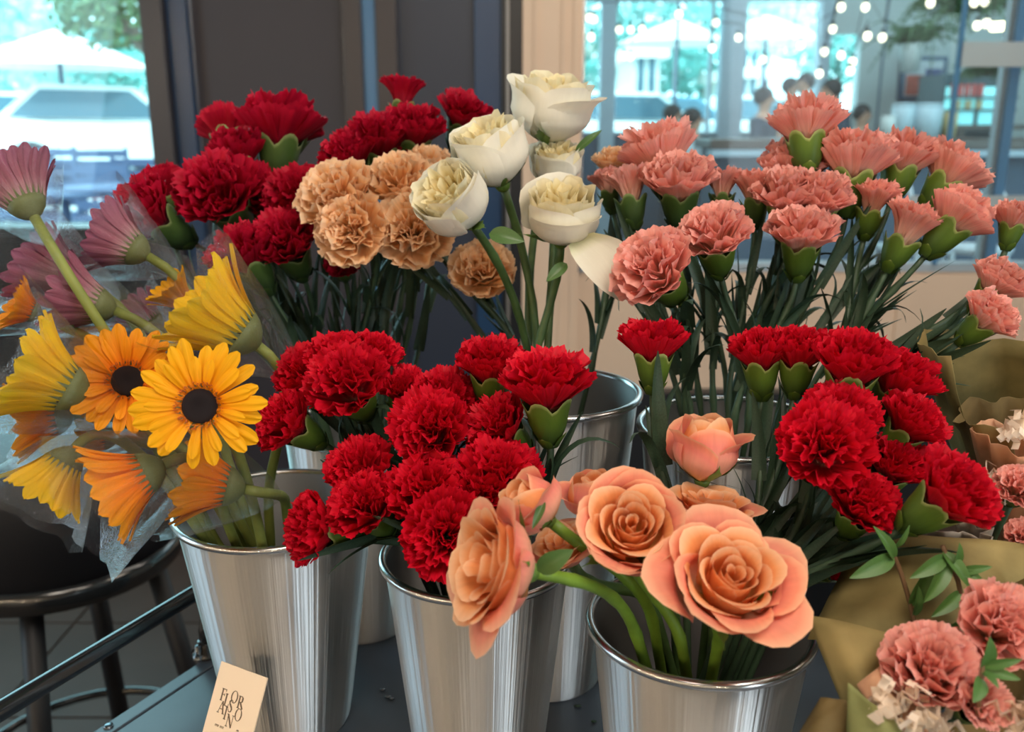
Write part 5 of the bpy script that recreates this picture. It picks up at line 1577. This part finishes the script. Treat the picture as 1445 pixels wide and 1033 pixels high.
bu = empty('wrapped_bouquet', on_z(1390, 800, TZ), 'farther bouquet in torn edged olive paper behind the reaching red carnation', 'bouquet')
def wrap_cone(root, name, foot, top, r0, r1, a0, a1, mat, seed, torn=.006, crumple=.003):
    '''A sheet of paper rolled round a bunch: it opens from its foot to its top; a0-a1 in degrees, 0 towards +x, 90 away from the viewer.'''
    rr = random.Random(seed)
    ph = [rr.uniform(0, 6.28) for _ in range(6)]
    nu, nv = 16, 30
    pts = np.zeros((nu, nv, 3))
    for i in range(nu):
        for j in range(nv):
            t, s_ = i / (nu - 1), j / (nv - 1)
            a = math.radians(a0 + (a1 - a0) * s_)
            r = r0 + (r1 - r0) * t ** 1.1 + crumple * t * (math.sin(5 * a + ph[0]) + math.sin(9 * a + 4 * t + ph[1]) + .6 * math.sin(15 * a - 6 * t + ph[2]))
            lift = (torn * (math.sin(6 * s_ + ph[3]) + .5 * math.sin(17 * s_ + ph[4]) + .35 * math.sin(41 * s_ + ph[5])) if i == nu - 1 else 0)
            c = foot.lerp(top, t)
            pts[i, j] = (c.x + r * math.cos(a), c.y + r * math.sin(a), c.z + lift)
    o = link(name, MB().grid(pts).mesh(name, mat), root)
    m = o.modifiers.new('thick', 'SOLIDIFY'); m.thickness = .0006
    return o
kf = on_z(1446, 905, TZ) + Vector((0, 0, .002))
wrap_cone(bu, 'wrapping_sheet', kf, P(1448, 500, .80), .014, .088, -20, 205, M['kraft'], 11, .007)
wrap_cone(bu, 'wrapping_sheet', kf, P(1452, 590, .755), .012, .054, 20, 230, M['kraft_dark'], 12, .006)
wrap_cone(bu, 'lining_paper', kf, P(1452, 618, .72), .010, .036, 40, 262, M['peach_paper'], 13, .004)
wrap_cone(bu, 'wrapping_sheet', kf, P(1452, 770, .695), .012, .034, 180, 400, M['kraft'], 15, .004, .002)
wrap_cone(bu, 'tissue_paper', on_z(1352, 930, TZ) + Vector((0, 0, .002)), P(1346, 742, .70), .008, .026, 150, 420, M['grey_tissue'], 14, .004, .003)
shreds(bu, [(1398, 690, .70, 18, 30), (1440, 600, .695, 12, 14)], 5, 12, .025)
G = 'coral carnations of the farther bouquet'
qq = kf
carnation(1440, 684, 34, (-.1, .6, .7), .68, None, 'coral carnation in peach paper, the upper one in the farther bouquet', 'pink', 'soft', G, 0, q=qq)
carnation(1444, 755, 26, (-.15, .5, .7), .67, None, 'coral carnation in peach paper, the lower one in the farther bouquet', 'pink', 'soft', G, 0, q=qq)

def sprig(label, stem_px, leaves, d):
    pts = [P(x, y, d) for x, y in stem_px]
    t = empty('leaf_sprig', pts[-1], label, 'sprig', 'green sprigs in the nearer bouquet')
    full = []
    for i in range(len(pts) - 1):
        for k in range(4): full.append(pts[i].lerp(pts[i + 1], k / 4))
    full.append(pts[-1])
    link('stem', MB().tube(full, .0016, 6).mesh('stem', M['twig']), t)
    for (x0, y0, x1, y1, w) in leaves:
        leaf_at(t, SLEAF, P(x0, y0, d), P(x1, y1, d - .012), w, (.2, -1, .6))
sprig('green leafy sprig with a bare brown twig before the olive paper', [(1255, 768), (1272, 810), (1284, 850), (1292, 890)],
      [(1262, 785, 1205, 815, .6), (1284, 855, 1318, 800, .7), (1288, 870, 1300, 830, .5), (1262, 790, 1240, 745, .5), (1290, 885, 1250, 900, .5), (1262, 772, 1285, 745, .4)], .625)
sprig('dense leafy green sprig between the two big coral carnations', [(1330, 770), (1352, 820), (1362, 870), (1368, 905)],
      [(1335, 785, 1290, 815, .6), (1338, 790, 1310, 850, .6), (1330, 778, 1375, 830, .6), (1345, 800, 1392, 822, .6), (1355, 835, 1320, 870, .6), (1358, 850, 1390, 850, .7), (1362, 880, 1330, 895, .6), (1345, 800, 1358, 770, .6), (1362, 870, 1400, 905, .6), (1347, 808, 1400, 800, .5)], .615)
sprig('small bright green sprig overlapping the paler pink carnation', [(1388, 930), (1386, 950), (1382, 985), (1380, 1010)],
      [(1386, 945, 1440, 958, .6), (1386, 942, 1402, 905, .8), (1384, 955, 1378, 990, 1.0), (1386, 940, 1442, 932, .5), (1386, 948, 1410, 968, .7)], .535)

# objects that hold a whole flower's worth of parts keep their transforms; nothing is animated
bpy.context.view_layer.update()
